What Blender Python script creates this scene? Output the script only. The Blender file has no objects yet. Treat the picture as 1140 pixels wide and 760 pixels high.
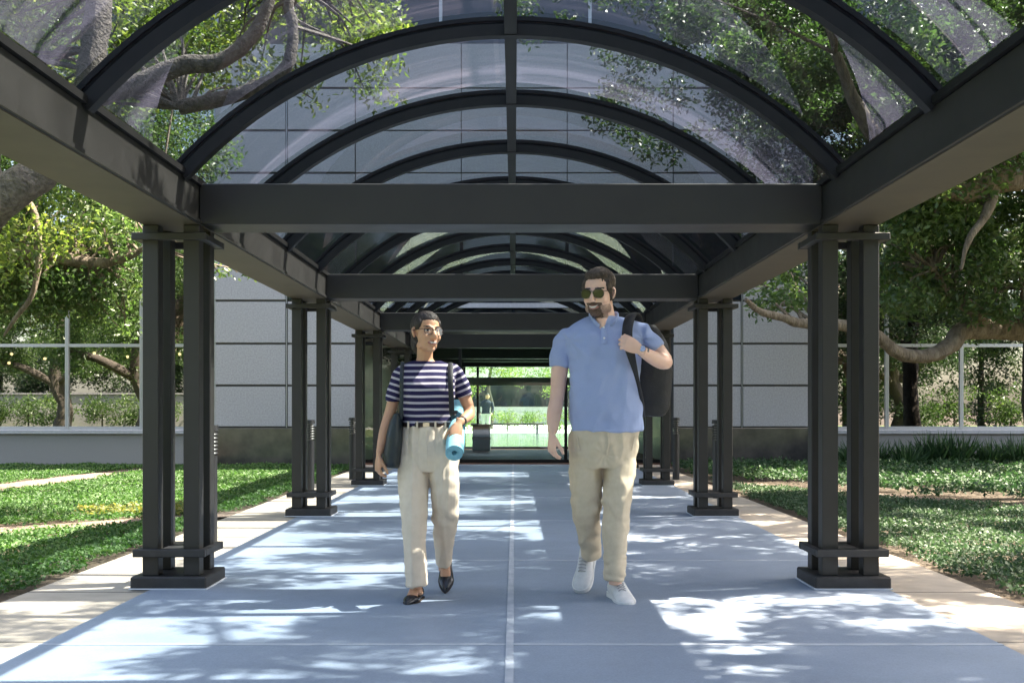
import bpy, bmesh, math, random
import numpy as np
from mathutils import Vector, Matrix, noise
R = math.radians
random.seed(7)
RNG = np.random.default_rng(11)
sc = bpy.context.scene
col = bpy.data.collections.new('scene'); sc.collection.children.link(col)

# ---------------------------------------------------------------- helpers
def tag(o, label=None, cat=None, group=None, kind=None):
    if label: o['label'] = label
    if cat: o['category'] = cat
    if group: o['group'] = group
    if kind: o['kind'] = kind
    return o
def empty(name, loc=(0, 0, 0), rz=0, label=None, cat=None, group=None, parent=None):
    o = bpy.data.objects.new(name, None); col.objects.link(o)
    o.location = loc; o.rotation_euler = (0, 0, rz); o.empty_display_size = .2
    o.parent = parent
    return tag(o, label, cat, group)
def link(name, me, mats, parent=None):
    o = bpy.data.objects.new(name, me); col.objects.link(o)
    for m in (mats if isinstance(mats, (list, tuple)) else [mats]): me.materials.append(m)
    o.parent = parent
    return o
def obj(name, bm, mats, parent=None, smooth=False, bevel=0):
    bmesh.ops.recalc_face_normals(bm, faces=bm.faces[:])
    if bevel:
        bmesh.ops.bevel(bm, geom=[e for e in bm.edges if len(e.link_faces) == 2 and e.calc_face_angle(0) > .5], offset=bevel, segments=1, affect='EDGES', clamp_overlap=True)
    me = bpy.data.meshes.new(name); bm.to_mesh(me); bm.free()
    if smooth:
        me.polygons.foreach_set('use_smooth', [True]*len(me.polygons)); me.set_sharp_from_angle(angle=R(40))
    return link(name, me, mats, parent)
def copy_tree(o, parent=None):
    c = o.copy(); col.objects.link(c); c.parent = parent
    for ch in list(o.children): copy_tree(ch, c)
    return c
def box(bm, x0, x1, y0, y1, z0, z1, mi=0):
    v = [bm.verts.new(p) for p in ((x0,y0,z0),(x1,y0,z0),(x1,y1,z0),(x0,y1,z0),(x0,y0,z1),(x1,y0,z1),(x1,y1,z1),(x0,y1,z1))]
    for f in ((0,3,2,1),(4,5,6,7),(0,1,5,4),(1,2,6,5),(2,3,7,6),(3,0,4,7)):
        bm.faces.new([v[i] for i in f]).material_index = mi
    return v
def B(*a, **k):
    bm = bmesh.new()
    for b in a: box(bm, *b)
    return bm
def spline(pts, sub=5):
    P = [np.array(p, float) for p in pts]
    if len(P) < 3: return P
    out = []
    for i in range(len(P)-1):
        p0 = P[i-1] if i else 2*P[0]-P[1]; p1, p2 = P[i], P[i+1]
        p3 = P[i+2] if i+2 < len(P) else 2*P[-1]-P[-2]
        for k in range(sub):
            t = k/sub
            out.append(.5*((2*p1)+(-p0+p2)*t+(2*p0-5*p1+4*p2-p3)*t*t+(-p0+3*p1-3*p2+p3)*t**3))
    out.append(P[-1]); return out
def tube(bm, pts, radii, n=10, sub=4, flat=None, cap=True, rough=0., up=None):
    """pts 3-D path, radii float or (r_side, r_up) per point; one closed swept surface"""
    rr = [(r, r) if not isinstance(r, (tuple, list)) else tuple(r) for r in (radii if isinstance(radii, (list, tuple)) else [radii]*len(pts))]
    data = spline([tuple(p)+r for p, r in zip(pts, rr)], sub) if len(pts) > 2 else [np.array(tuple(p)+r) for p, r in zip(pts, rr)]
    P = [Vector(d[:3]) for d in data]; rad = [(max(d[3], 1e-4), max(d[4], 1e-4)) for d in data]
    t = (P[1]-P[0]).normalized()
    ref = Vector(up) if up is not None else (Vector((1, 0, 0)) if abs(t.x) < .8 else Vector((0, 1, 0)))
    a = (ref - t*ref.dot(t)).normalized(); rings = []
    for i, p in enumerate(P):
        t = (P[min(i+1, len(P)-1)]-P[max(i-1, 0)]).normalized()
        a = (a - t*a.dot(t)).normalized(); b = t.cross(a)
        ring = []
        for k in range(n):
            w = 2*math.pi*k/n
            q = p + a*math.cos(w)*rad[i][0] + b*math.sin(w)*rad[i][1]
            if rough: q += (q-p)*noise.noise(q*6)*rough + (q-p)*noise.noise(q*21)*rough*.5
            ring.append(bm.verts.new(q))
        rings.append(ring)
    for r0, r1 in zip(rings, rings[1:]):
        for k in range(n): bm.faces.new((r0[k], r0[(k+1) % n], r1[(k+1) % n], r1[k]))
    if cap: bm.faces.new(rings[0][::-1]); bm.faces.new(rings[-1])
    return P
def stack(bm, rings, n=28, sub=4, pw=2.0):
    """horizontal cross-sections (x, y, z, rx, ry)"""
    D = spline(rings, sub); R_ = []
    for d in D:
        ring = []
        for k in range(n):
            w = 2*math.pi*k/n; c, s = math.cos(w), math.sin(w)
            ring.append(bm.verts.new((d[0]+d[3]*math.copysign(abs(c)**(2/pw), c), d[1]+d[4]*math.copysign(abs(s)**(2/pw), s), d[2])))
        R_.append(ring)
    for r0, r1 in zip(R_, R_[1:]):
        for k in range(n): bm.faces.new((r0[k], r0[(k+1) % n], r1[(k+1) % n], r1[k]))
    bm.faces.new(R_[0][::-1]); bm.faces.new(R_[-1])
def ball(bm, c, r, M=None, n=16):
    r = (r, r, r) if not isinstance(r, (tuple, list)) else r
    m = Matrix.Translation(c) @ Matrix.Diagonal((*r, 1))
    if M is not None: m = M @ m
    bmesh.ops.create_uvsphere(bm, u_segments=n, v_segments=max(8, n*2//3), radius=1, matrix=m)
def rings_mesh(name, V, F, mats, parent=None, rnd=None, smooth=False):
    me = bpy.data.meshes.new(name)
    V = np.asarray(V, np.float32); F = np.asarray(F, np.int32); k = F.shape[1]
    me.vertices.add(len(V)); me.vertices.foreach_set('co', V.ravel())
    me.loops.add(F.size); me.loops.foreach_set('vertex_index', F.ravel())
    me.polygons.add(len(F)); me.polygons.foreach_set('loop_start', np.arange(0, F.size, k, dtype=np.int32))
    me.update(calc_edges=True)
    if rnd is not None:
        at = me.attributes.new('rnd', 'FLOAT', 'FACE'); at.data.foreach_set('value', np.asarray(rnd, np.float32))
    return link(name, me, mats, parent)
def solid(name, bm, voxel, mats, parent=None, smooth=3, fold=None, matfn=None, attr=None, origin=(0, 0, 0)):
    """weld overlapping closed shapes into ONE continuous surface, then shape folds"""
    bmesh.ops.triangulate(bm, faces=bm.faces[:])
    bmesh.ops.recalc_face_normals(bm, faces=bm.faces[:])
    me = bpy.data.meshes.new('tmp'); bm.to_mesh(me); bm.free()
    o = bpy.data.objects.new('tmp', me); col.objects.link(o)
    m = o.modifiers.new('r', 'REMESH'); m.mode = 'VOXEL'; m.voxel_size = voxel; m.adaptivity = 0
    if smooth:
        s = o.modifiers.new('s', 'SMOOTH'); s.factor = .5; s.iterations = smooth
    dg = bpy.context.evaluated_depsgraph_get(); dg.update()
    m2 = bpy.data.meshes.new_from_object(o.evaluated_get(dg))
    bpy.data.objects.remove(o); bpy.data.meshes.remove(me)
    m2.name = name
    if fold:
        m2.update()
        co = [v.co.copy() for v in m2.vertices]; no = [v.normal.copy() for v in m2.vertices]
        for v, c, nn in zip(m2.vertices, co, no): v.co = c + nn*fold(c, nn)
    if attr:
        at = m2.attributes.new('band', 'FLOAT', 'POINT')
        at.data.foreach_set('value', [attr(v.co) for v in m2.vertices])
    m2.materials.clear()
    if matfn:
        ob = Vector(origin)
        m2.polygons.foreach_set('material_index', [matfn(p.center) for p in m2.polygons])
    m2.polygons.foreach_set('use_smooth', [True]*len(m2.polygons))
    return link(name, m2, mats, parent)

# ---------------------------------------------------------------- materials
def mat(name, color, rough=.6, metal=0., spec=.5, c2=None, scale=8., detail=6., bump=0., bscale=60., bdist=.01, wet=None, stretch=None, rv=0., trans=0.):
    m = bpy.data.materials.new(name); m.use_nodes = True
    nt = m.node_tree; N = nt.nodes; L = nt.links; N.clear()
    out = N.new('ShaderNodeOutputMaterial'); p = N.new('ShaderNodeBsdfPrincipled')
    L.new(p.outputs[0], out.inputs[0])
    p.inputs['Base Color'].default_value = (*color, 1); p.inputs['Roughness'].default_value = rough
    p.inputs['Metallic'].default_value = metal; p.inputs['Specular IOR Level'].default_value = spec
    tc = N.new('ShaderNodeTexCoord'); mp = N.new('ShaderNodeMapping'); L.new(tc.outputs['Object'], mp.inputs[0])
    if stretch: mp.inputs['Scale'].default_value = stretch
    if c2:
        n = N.new('ShaderNodeTexNoise'); n.inputs['Scale'].default_value = scale; n.inputs['Detail'].default_value = detail
        n.inputs['Roughness'].default_value = .6
        L.new(mp.outputs[0], n.inputs[0])
        r = N.new('ShaderNodeValToRGB'); r.color_ramp.elements[0].position = .36; r.color_ramp.elements[1].position = .64
        r.color_ramp.elements[0].color = (*color, 1); r.color_ramp.elements[1].color = (*c2, 1)
        L.new(n.outputs[0], r.inputs[0]); L.new(r.outputs[0], p.inputs['Base Color'])
        if rv:
            mr = N.new('ShaderNodeMapRange'); mr.inputs[3].default_value = rough-rv; mr.inputs[4].default_value = rough+rv
            mr.inputs[1].default_value = .3; mr.inputs[2].default_value = .7
            L.new(n.outputs[0], mr.inputs[0]); L.new(mr.outputs[0], p.inputs['Roughness'])
    if bump:
        n2 = N.new('ShaderNodeTexNoise'); n2.inputs['Scale'].default_value = bscale; n2.inputs['Detail'].default_value = 5
        L.new(mp.outputs[0], n2.inputs[0])
        b = N.new('ShaderNodeBump'); b.inputs['Strength'].default_value = bump; b.inputs['Distance'].default_value = bdist
        L.new(n2.outputs[0], b.inputs['Height']); L.new(b.outputs[0], p.inputs['Normal'])
    return m
def glassmat(name, tint, ior=1.5, extra=0., rough=.0, gcol=(1, 1, 1), k=1.):
    m = bpy.data.materials.new(name); m.use_nodes = True
    nt = m.node_tree; N = nt.nodes; L = nt.links; N.clear()
    out = N.new('ShaderNodeOutputMaterial'); mx = N.new('ShaderNodeMixShader')
    t = N.new('ShaderNodeBsdfTransparent'); t.inputs[0].default_value = (*tint, 1)
    g = N.new('ShaderNodeBsdfGlossy'); g.inputs['Roughness'].default_value = rough; g.inputs[0].default_value = (*gcol, 1)
    f = N.new('ShaderNodeFresnel'); f.inputs[0].default_value = ior
    geo = N.new('ShaderNodeNewGeometry'); sb = N.new('ShaderNodeMath'); sb.operation = 'SUBTRACT'; sb.inputs[0].default_value = 1; L.new(geo.outputs['Backfacing'], sb.inputs[1])
    mu = N.new('ShaderNodeMath'); mu.operation = 'MULTIPLY'
    ma = N.new('ShaderNodeMath'); ma.operation = 'ADD'; ma.use_clamp = True; ma.inputs[1].default_value = extra
    # same reflectance from both sides of the pane
    ir = N.new('ShaderNodeMapRange'); ir.inputs[3].default_value = ior; ir.inputs[4].default_value = 1/ior
    ir2 = N.new('ShaderNodeMath'); ir2.operation = 'ADD'; ir2.inputs[1].default_value = 0
    f.inputs[0].default_value = ior
    fk = N.new('ShaderNodeMath'); fk.operation = 'MULTIPLY'; fk.inputs[1].default_value = k; L.new(f.outputs[0], fk.inputs[0]); L.new(fk.outputs[0], ma.inputs[0]); L.new(ma.outputs[0], mu.inputs[0]); L.new(sb.outputs[0], mu.inputs[1]); L.new(mu.outputs[0], mx.inputs[0])
    L.new(t.outputs[0], mx.inputs[1]); L.new(g.outputs[0], mx.inputs[2]); L.new(mx.outputs[0], out.inputs[0])
    N.remove(ir); N.remove(ir2)
    return m
def leafmat(name, a, b, c, trans=.35):
    m = bpy.data.materials.new(name); m.use_nodes = True
    nt = m.node_tree; N = nt.nodes; L = nt.links; N.clear()
    out = N.new('ShaderNodeOutputMaterial'); p = N.new('ShaderNodeBsdfPrincipled'); p.inputs['Roughness'].default_value = .42 if 'oak' in name else .62
    p.inputs['Specular IOR Level'].default_value = .5
    at = N.new('ShaderNodeAttribute'); at.attribute_name = 'rnd'
    r = N.new('ShaderNodeValToRGB'); e = r.color_ramp.elements; e[0].color = (*a, 1); e[0].position = .1; e[1].color = (*c, 1); e[1].position = .97
    e2 = e.new(.6); e2.color = (*b, 1)
    L.new(at.outputs['Fac'], r.inputs[0]); L.new(r.outputs[0], p.inputs['Base Color'])
    tr = N.new('ShaderNodeBsdfTranslucent')
    hs = N.new('ShaderNodeHueSaturation'); hs.inputs['Saturation'].default_value = 1.15; hs.inputs['Value'].default_value = 2.2
    L.new(r.outputs[0], hs.inputs['Color']); L.new(hs.outputs[0], tr.inputs[0])
    mx = N.new('ShaderNodeMixShader'); mx.inputs[0].default_value = trans
    L.new(p.outputs[0], mx.inputs[1]); L.new(tr.outputs[0], mx.inputs[2]); L.new(mx.outputs[0], out.inputs[0])
    return m
def stripes(name, dark, light, period, duty=.34):
    m = bpy.data.materials.new(name); m.use_nodes = True
    nt = m.node_tree; N = nt.nodes; L = nt.links; p = N['Principled BSDF']; p.inputs['Roughness'].default_value = .85
    p.inputs['Specular IOR Level'].default_value = .2
    at = N.new('ShaderNodeAttribute'); at.attribute_name = 'band'
    d = N.new('ShaderNodeMath'); d.operation = 'DIVIDE'; d.inputs[1].default_value = period
    fr = N.new('ShaderNodeMath'); fr.operation = 'FRACT'
    lt = N.new('ShaderNodeMath'); lt.operation = 'LESS_THAN'; lt.inputs[1].default_value = duty
    mx = N.new('ShaderNodeMix'); mx.data_type = 'RGBA'; mx.inputs[6].default_value = (*dark, 1); mx.inputs[7].default_value = (*light, 1)
    L.new(at.outputs['Fac'], d.inputs[0]); L.new(d.outputs[0], fr.inputs[0]); L.new(fr.outputs[0], lt.inputs[0]); L.new(lt.outputs[0], mx.inputs[0])
    L.new(mx.outputs[2], p.inputs['Base Color'])
    return m
def emit(name, c, s):
    m = bpy.data.materials.new(name); m.use_nodes = True
    p = m.node_tree.nodes['Principled BSDF']; p.inputs['Base Color'].default_value = (*c, 1)
    p.inputs['Emission Color'].default_value = (*c, 1); p.inputs['Emission Strength'].default_value = s
    return m
M = {}
M['bronze'] = mat('bronze_paint', (.0195, .0180, .0168), .50, c2=(.0255, .0235, .022), scale=3, bump=.12, bscale=90, bdist=.002, spec=.45, rv=.06)
M['bronze_dark'] = mat('dark_bronze', (.009, .009, .009), .5, c2=(.014, .013, .013), scale=5, spec=.25)
M['bounce_tan'] = mat('bounce_lit_tan', (.075, .060, .043), .6, c2=(.09, .072, .052), scale=4)  # beam underside tone with warm bounce light painted in
M['gasket'] = mat('gasket', (.008, .008, .009), .6)
M['iron'] = mat('base_iron', (.020, .019, .020), .55, c2=(.032, .031, .032), scale=12, bump=.3, bscale=120, bdist=.002)
M['vault_glass'] = glassmat('vault_glass', (.635, .68, .71), 1.5, .14, rough=.012, gcol=(1, .74, .82), k=.2)
M['pane'] = glassmat('window_pane', (.42, .46, .50), 1.6, .44)
M['clear'] = glassmat('clear_pane', (.86, .95, .92), 1.45, .02)
M['transom'] = mat('transom_glass', (.012, .016, .024), .06, spec=.8)
def floor_mat():
    m = mat('blue_deck', (.235, .295, .385), .52, c2=(.265, .325, .415), scale=1.6, detail=9, bump=.15, bscale=160, bdist=.002, rv=.08, spec=.45)
    N = m.node_tree.nodes; L = m.node_tree.links; p = [n for n in N if n.type == 'BSDF_PRINCIPLED'][0]
    src = p.inputs['Base Color'].links[0].from_socket
    tc = [n for n in N if n.type == 'TEX_COORD'][0]
    n = N.new('ShaderNodeTexNoise'); n.inputs['Scale'].default_value = 130; n.inputs['Detail'].default_value = 3; L.new(tc.outputs['Object'], n.inputs[0])
    mr = N.new('ShaderNodeMapRange'); mr.inputs[1].default_value = .3; mr.inputs[2].default_value = .7; mr.inputs[3].default_value = .9; mr.inputs[4].default_value = 1.1
    L.new(n.outputs[0], mr.inputs[0])
    n3 = N.new('ShaderNodeTexNoise'); n3.inputs['Scale'].default_value = .7; n3.inputs['Detail'].default_value = 8; n3.inputs['Roughness'].default_value = .7
    L.new(tc.outputs['Object'], n3.inputs[0])
    mr3 = N.new('ShaderNodeMapRange'); mr3.inputs[1].default_value = .35; mr3.inputs[2].default_value = .7; mr3.inputs[3].default_value = .86; mr3.inputs[4].default_value = 1.12
    L.new(n3.outputs[0], mr3.inputs[0])
    mm = N.new('ShaderNodeMath'); mm.operation = 'MULTIPLY'; L.new(mr.outputs[0], mm.inputs[0]); L.new(mr3.outputs[0], mm.inputs[1])
    vm = N.new('ShaderNodeVectorMath'); vm.operation = 'SCALE'; L.new(src, vm.inputs[0]); L.new(mm.outputs[0], vm.inputs['Scale'])
    L.new(vm.outputs[0], p.inputs['Base Color'])
    return m
M['deck'] = floor_mat()
M['line'] = mat('pale_joint', (.44, .48, .54), .7, c2=(.33, .38, .45), scale=7)
M['caulk'] = mat('white_caulk', (.62, .65, .70), .7)
M['sand'] = mat('sandy_concrete', (.46, .40, .33), .85, c2=(.38, .33, .27), scale=5, detail=10, bump=.3, bscale=130, bdist=.004)
M['soil'] = mat('soil', (.055, .042, .03), .95, c2=(.10, .075, .05), scale=14, bump=.5, bscale=60, bdist=.02)
M['gravel'] = mat('pale_gravel', (.25, .19, .15), .9, c2=(.12, .085, .065), scale=26, detail=10, bump=.8, bscale=70, bdist=.02)
M['granite'] = mat('granite_panel', (.32, .315, .33), .62, c2=(.43, .425, .44), scale=34, detail=14, bump=.1, bscale=200, bdist=.002)
M['granite_dark'] = mat('polished_granite', (.05, .048, .05), .13, c2=(.10, .09, .085), scale=3, detail=9, spec=.7)
M['granite_wall'] = mat('rough_granite', (.22, .215, .215), .8, c2=(.30, .29, .285), scale=70, detail=12, bump=.2, bscale=150, bdist=.003)
M['ledge'] = mat('pale_ledge', (.36, .37, .40), .6, c2=(.42, .43, .46), scale=20)
M['joint'] = mat('panel_joint', (.075, .072, .068), .8)
M['silver'] = mat('anodised_frame', (.42, .43, .45), .38, metal=.6)
M['room'] = mat('room_finish', (.10, .085, .07), .8, c2=(.14, .12, .10), scale=2)
M['lobby'] = mat('lobby_wall', (.085, .06, .042), .5, c2=(.12, .085, .06), scale=2.5)
M['soffit'] = mat('lobby_soffit', (.05, .05, .055), .6)
M['lobby_floor'] = mat('lobby_floor', (.13, .065, .045), .65, c2=(.19, .10, .07), scale=3, spec=.15)
M['teal'] = mat('teal_panel', (.24, .34, .33), .4)
M['court'] = mat('glossy_paving', (.20, .26, .22), .08, c2=(.26, .32, .27), scale=2, spec=.9)
M['white_pave'] = mat('white_paving', (.62, .60, .55), .8, c2=(.5, .48, .44), scale=3)
M['bark'] = mat('oak_bark', (.085, .064, .045), .92, c2=(.20, .16, .12), scale=13, detail=10, bump=.9, bscale=42, bdist=.03, stretch=(1, 1, .35))
M['bark_grey'] = mat('grey_bark', (.055, .048, .042), .92, c2=(.15, .13, .115), scale=20, detail=10, bump=1., bscale=40, bdist=.03)
M['bark_dark'] = mat('dark_bark', (.05, .042, .035), .95, c2=(.09, .075, .06), scale=14, bump=.8, bscale=40, bdist=.03)
M['leaf'] = leafmat('oak_leaf', (.030, .058, .018), (.055, .100, .030), (.12, .17, .055), .36)
M['leaf_bright'] = leafmat('oak_leaf_light', (.045, .075, .018), (.10, .15, .035), (.24, .27, .08), .45)
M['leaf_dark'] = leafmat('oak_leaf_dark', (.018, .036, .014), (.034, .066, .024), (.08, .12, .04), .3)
M['cover'] = leafmat('jasmine_leaf', (.030, .080, .020), (.048, .115, .028), (.08, .16, .042), .25)
M['cover_blue'] = leafmat('bluish_cover_leaf', (.028, .065, .028), (.045, .09, .038), (.08, .13, .06), .2)
M['strap_leaf'] = leafmat('strap_leaf', (.018, .05, .018), (.032, .08, .028), (.07, .13, .05), .2)
M['cover_sunlit'] = leafmat('sunlit_cover_leaf', (.09, .12, .03), (.17, .18, .05), (.28, .26, .08), .3)  # cover leaf with sunlight put into its colour
M['blackmetal'] = mat('black_metal', (.018, .018, .02), .45)
M['lamp_glass'] = mat('lamp_glass', (.12, .12, .115), .3)
def skinmat(name, c, c2):
    m = mat(name, c, .48, c2=c2, scale=14, bump=.08, bscale=180, bdist=.002, spec=.4)
    p = [n for n in m.node_tree.nodes if n.type == 'BSDF_PRINCIPLED'][0]
    p.inputs['Subsurface Weight'].default_value = .12; p.inputs['Subsurface Radius'].default_value = (.02, .008, .004); p.inputs['Subsurface Scale'].default_value = .3
    return m
M['skin_m'] = skinmat('fair_skin', (.78, .48, .37), (.83, .53, .41))
M['skin_w'] = skinmat('brown_skin', (.58, .31, .19), (.63, .34, .21))
M['lip_m'] = mat('lip', (.42, .17, .14), .45); M['lip_w'] = mat('lip_dark', (.30, .09, .08), .4)
M['teeth'] = mat('teeth', (.62, .58, .52), .4)
M['eye'] = mat('eye_dark', (.015, .01, .008), .15); M['brow'] = mat('brow_hair', (.02, .014, .01), .8)
M['beard'] = mat('beard', (.075, .045, .032), .85, c2=(.16, .10, .075), scale=160, bump=.8, bscale=300, bdist=.004)
M['stubble'] = mat('stubble', (.30, .19, .145), .75, c2=(.42, .27, .21), scale=150, bump=.5, bscale=300, bdist=.002)
M['hair_m'] = mat('short_brown_hair', (.030, .020, .015), .75, c2=(.085, .06, .045), scale=90, bump=.8, bscale=170, bdist=.006, stretch=(1, 1, .35))
M['hair_w'] = mat('black_hair', (.008, .005, .004), .55, c2=(.028, .016, .012), scale=60, bump=.6, bscale=150, bdist=.005, stretch=(1, 1, .3))
M['polo'] = mat('polo_cotton', (.33, .40, .62), .9, c2=(.355, .425, .65), scale=260, detail=3, bump=.5, bscale=500, bdist=.002, spec=.2)
M['khaki'] = mat('khaki_cotton', (.62, .51, .375), .9, c2=(.66, .55, .415), scale=35, bump=.3, bscale=300, bdist=.002, spec=.15)
M['cream'] = mat('cream_twill', (.74, .61, .48), .9, c2=(.78, .65, .52), scale=30, bump=.2, bscale=300, bdist=.002, spec=.15)
M['stripe'] = stripes('striped_jersey', (.022, .018, .065), (.50, .45, .50), .0345, .36)
M['belt'] = mat('brown_belt', (.03, .016, .012), .4); M['buckle'] = mat('buckle', (.6, .5, .35), .3, metal=1)
M['shoe_white'] = mat('white_canvas', (.72, .72, .72), .7, c2=(.64, .64, .65), scale=30, bump=.3, bscale=200, bdist=.002)
M['lace'] = mat('grey_lace', (.42, .42, .44), .8)
M['sole_white'] = mat('white_rubber', (.80, .80, .79), .5)
M['flat_shoe'] = mat('navy_leather', (.012, .014, .022), .25, spec=.6); M['sole_dark'] = mat('dark_sole', (.05, .03, .02), .6)
M['tote'] = mat('dark_tote_leather', (.012, .02, .024), .45, c2=(.02, .03, .034), scale=8, bump=.3, bscale=80, bdist=.004)
M['pack'] = mat('black_nylon', (.008, .008, .010), .6, c2=(.014, .014, .017), scale=20, bump=.5, bscale=120, bdist=.004)
M['mat_blue'] = mat('blue_foam', (.22, .55, .68), .8, c2=(.28, .62, .74), scale=30, bump=.3, bscale=300, bdist=.002)
M['mat_edge'] = mat('blue_foam_edge', (.10, .36, .50), .85)
M['dark_lens'] = mat('dark_lens', (.006, .006, .006), .12, spec=.35)
M['frame_gold'] = mat('thin_metal_frame', (.05, .045, .04), .3, metal=.7)
M['steel'] = mat('steel', (.6, .6, .58), .25, metal=1)
M['button'] = mat('button', (.8, .8, .82), .3)
M['navy'] = mat('navy_cloth', (.02, .025, .05), .9)
M['lens_clear'] = glassmat('clear_lens', (.95, .96, .97), 1.4, .03)

# ---------------------------------------------------------------- camera, sun, sky
F = 1250.; CH = 1.05; HX, HY = 572.5, 455.
cam = bpy.data.cameras.new('camera'); co = bpy.data.objects.new('camera', cam); col.objects.link(co)
co.location = (0, 0, CH); co.rotation_euler = (R(90), 0, 0)
cam.lens = 36*F/1140; cam.sensor_width = 36; cam.shift_y = (HY-380)/1140; cam.shift_x = -(HX-570)/1140
cam.clip_start = .05; cam.clip_end = 600
sc.camera = co
def P(px, py, Y): return Vector(((px-HX)/F*Y, Y, CH+(HY-py)/F*Y))
SUN = Vector((.65, .17, 1)).normalized()
sl = bpy.data.lights.new('sun', 'SUN'); so = bpy.data.objects.new('sun', sl); col.objects.link(so)
sl.energy = 4.6; sl.angle = R(.53); sl.color = (1, .96, .90); so.rotation_euler = SUN.to_track_quat('Z', 'Y').to_euler(); so.location = (6, 6, 30)
w = bpy.data.worlds.new('World'); sc.world = w; w.use_nodes = True
nt = w.node_tree; sky = nt.nodes.new('ShaderNodeTexSky'); sky.sky_type = 'NISHITA'; sky.sun_disc = False
sky.sun_elevation = math.asin(SUN.z); sky.sun_rotation = math.atan2(SUN.x, SUN.y); sky.altitude = 50; sky.air_density = 1.0; sky.dust_density = 3.0
nt.links.new(sky.outputs[0], nt.nodes['Background'].inputs[0]); nt.nodes['Background'].inputs[1].default_value = .11
sc.view_settings.view_transform = 'Standard'; sc.view_settings.look = 'None'; sc.view_settings.gamma = 1
sc.view_settings.exposure = 2.85
sc.view_settings.use_white_balance = True; sc.view_settings.white_balance_temperature = 7500; sc.view_settings.white_balance_tint = 11
cy = sc.cycles; cy.max_bounces = 8; cy.diffuse_bounces = 4; cy.glossy_bounces = 4; cy.transparent_max_bounces = 24; cy.transmission_bounces = 4
cy.use_denoising = True; cy.caustics_reflective = False; cy.caustics_refractive = False; cy.sample_clamp_indirect = 8

# ---------------------------------------------------------------- ground
def sheet(name, poly, z, m, kind='structure'):
    bm = bmesh.new(); bm.faces.new([bm.verts.new((x, y, z)) for x, y in poly]); o = obj(name, bm, m)
    if o.data.polygons[0].normal.z < 0: o.data.flip_normals()
    return tag(o, kind=kind)
sheet('ground', [(-300, -300), (300, -300), (300, 300), (-300, 300)], -.03, M['soil'])
bm = B((-2.80, 2.73, -14, 21.2, -.02, -.004)); tag(obj('path_border', bm, M['sand']), kind='structure')
bm = B((-2.11, 2.17, -14, 21.2, -.003, .004)); tag(obj('walkway', bm, M['deck']), kind='structure')
# joints
bm = bmesh.new()
box(bm, -.037, -.003, -14, 21.2, .003, .0075)
for y in (-3.32, -.55, 2.22, 4.99, 7.76, 10.53, 13.3, 16.07, 18.84): box(bm, -2.11, 2.17, y-.016, y+.016, .003, .0065)
tag(obj('walkway_joints', bm, M['line']), kind='structure')
# saw cuts across the sandy border
bm = bmesh.new()
for y in np.arange(-6, 21, 1.385):
    box(bm, -2.80, -2.112, y-.004, y+.004, -.01, -.0025); box(bm, 2.172, 2.73, y-.004, y+.004, -.01, -.0025)
tag(obj('border_joints', bm, M['joint']), kind='structure')
def strip(name, pts, wd, z, m):
    C = spline([(*p, q) for p, q in zip(pts, wd)], 6); V = []
    for i, c in enumerate(C):
        d = C[min(i+1, len(C)-1)][:2]-C[max(i-1, 0)][:2]; d = d/np.linalg.norm(d); nn = np.array((-d[1], d[0]))
        j = .06*noise.noise(Vector((c[0]*2, c[1]*2, 3)))
        V += [(*(c[:2]+nn*(c[2]/2+j)), z), (*(c[:2]-nn*(c[2]/2-j)), z)]
    Fc = [(2*i, 2*i+1, 2*i+3, 2*i+2) for i in range(len(C)-1)]
    o = rings_mesh(name, V, Fc, m)
    if o.data.polygons[0].normal.z < 0: o.data.flip_normals()
    return tag(o, kind='structure')
G1 = [(-2.7, 11.6), (-3.4, 10.75), (-4.3, 9.9), (-5.8, 9.2), (-9, 8.6)]; W1 = [.3, .6, .75, .8, .8]
G2 = [(-6.2, 20.4), (-6.6, 19.0), (-6.75, 17), (-6.9, 15.0), (-7.8, 13.4), (-11, 12.4)]; W2 = [.4, .6, .85, 1.0, 1.0, 1.0]
G3 = [(2.6, 16.9), (3.15, 16.1), (4.2, 14.2), (5.6, 12.3), (8, 10.6)]; W3 = [.3, .5, .6, .7, .7]
strip('gravel_path', G1, W1, -.012, M['gravel']); strip('gravel_path', G2, W2, -.012, M['gravel']); strip('gravel_path', G3, W3, -.012, M['gravel'])

# ---------------------------------------------------------------- leaves
def leaf_cloud(name, C, size, m, parent=None, flat=0., aspect=.42, rng=RNG, shade=None, upright=False):
    """C: (n,3) leaf bases; every leaf a small folded diamond"""
    n = len(C)
    d = rng.normal(size=(n, 3));
    if upright: d = d*np.array((.55, .55, .2))+np.array((0, 0, 1.))
    elif flat: d[:, 2] *= (1-flat)
    d /= np.linalg.norm(d, axis=1)[:, None]
    u = rng.normal(size=(n, 3)) + (np.array((0, 0, 2.2))*flat if not upright else 0)
    s = np.cross(d, u); s /= np.linalg.norm(s, axis=1)[:, None]+1e-9; nn = np.cross(s, d)
    L = size*rng.uniform(.6, 1.3, n)[:, None]
    V = np.empty((n, 4, 3)); V[:, 0] = C; V[:, 2] = C+d*L
    V[:, 1] = C+d*L*.5+s*L*aspect*.5+nn*L*.08; V[:, 3] = C+d*L*.5-s*L*aspect*.5+nn*L*.08
    Fc = np.arange(4*n).reshape(n, 4)
    r = rng.uniform(0, 1, n)
    if shade is not None: r = np.clip(.6*r+.4*shade, 0, 1)
    return rings_mesh(name, V.reshape(-1, 3), Fc, m, parent, rnd=r)
def near_line(X, Y, pts, wd):
    C = np.array(spline([(*p, q) for p, q in zip(pts, wd)], 6)); dmin = np.full(len(X), 9.)
    for c in C: dmin = np.minimum(dmin, np.hypot(X-c[0], Y-c[1])-c[2]/2)
    return dmin
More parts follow.
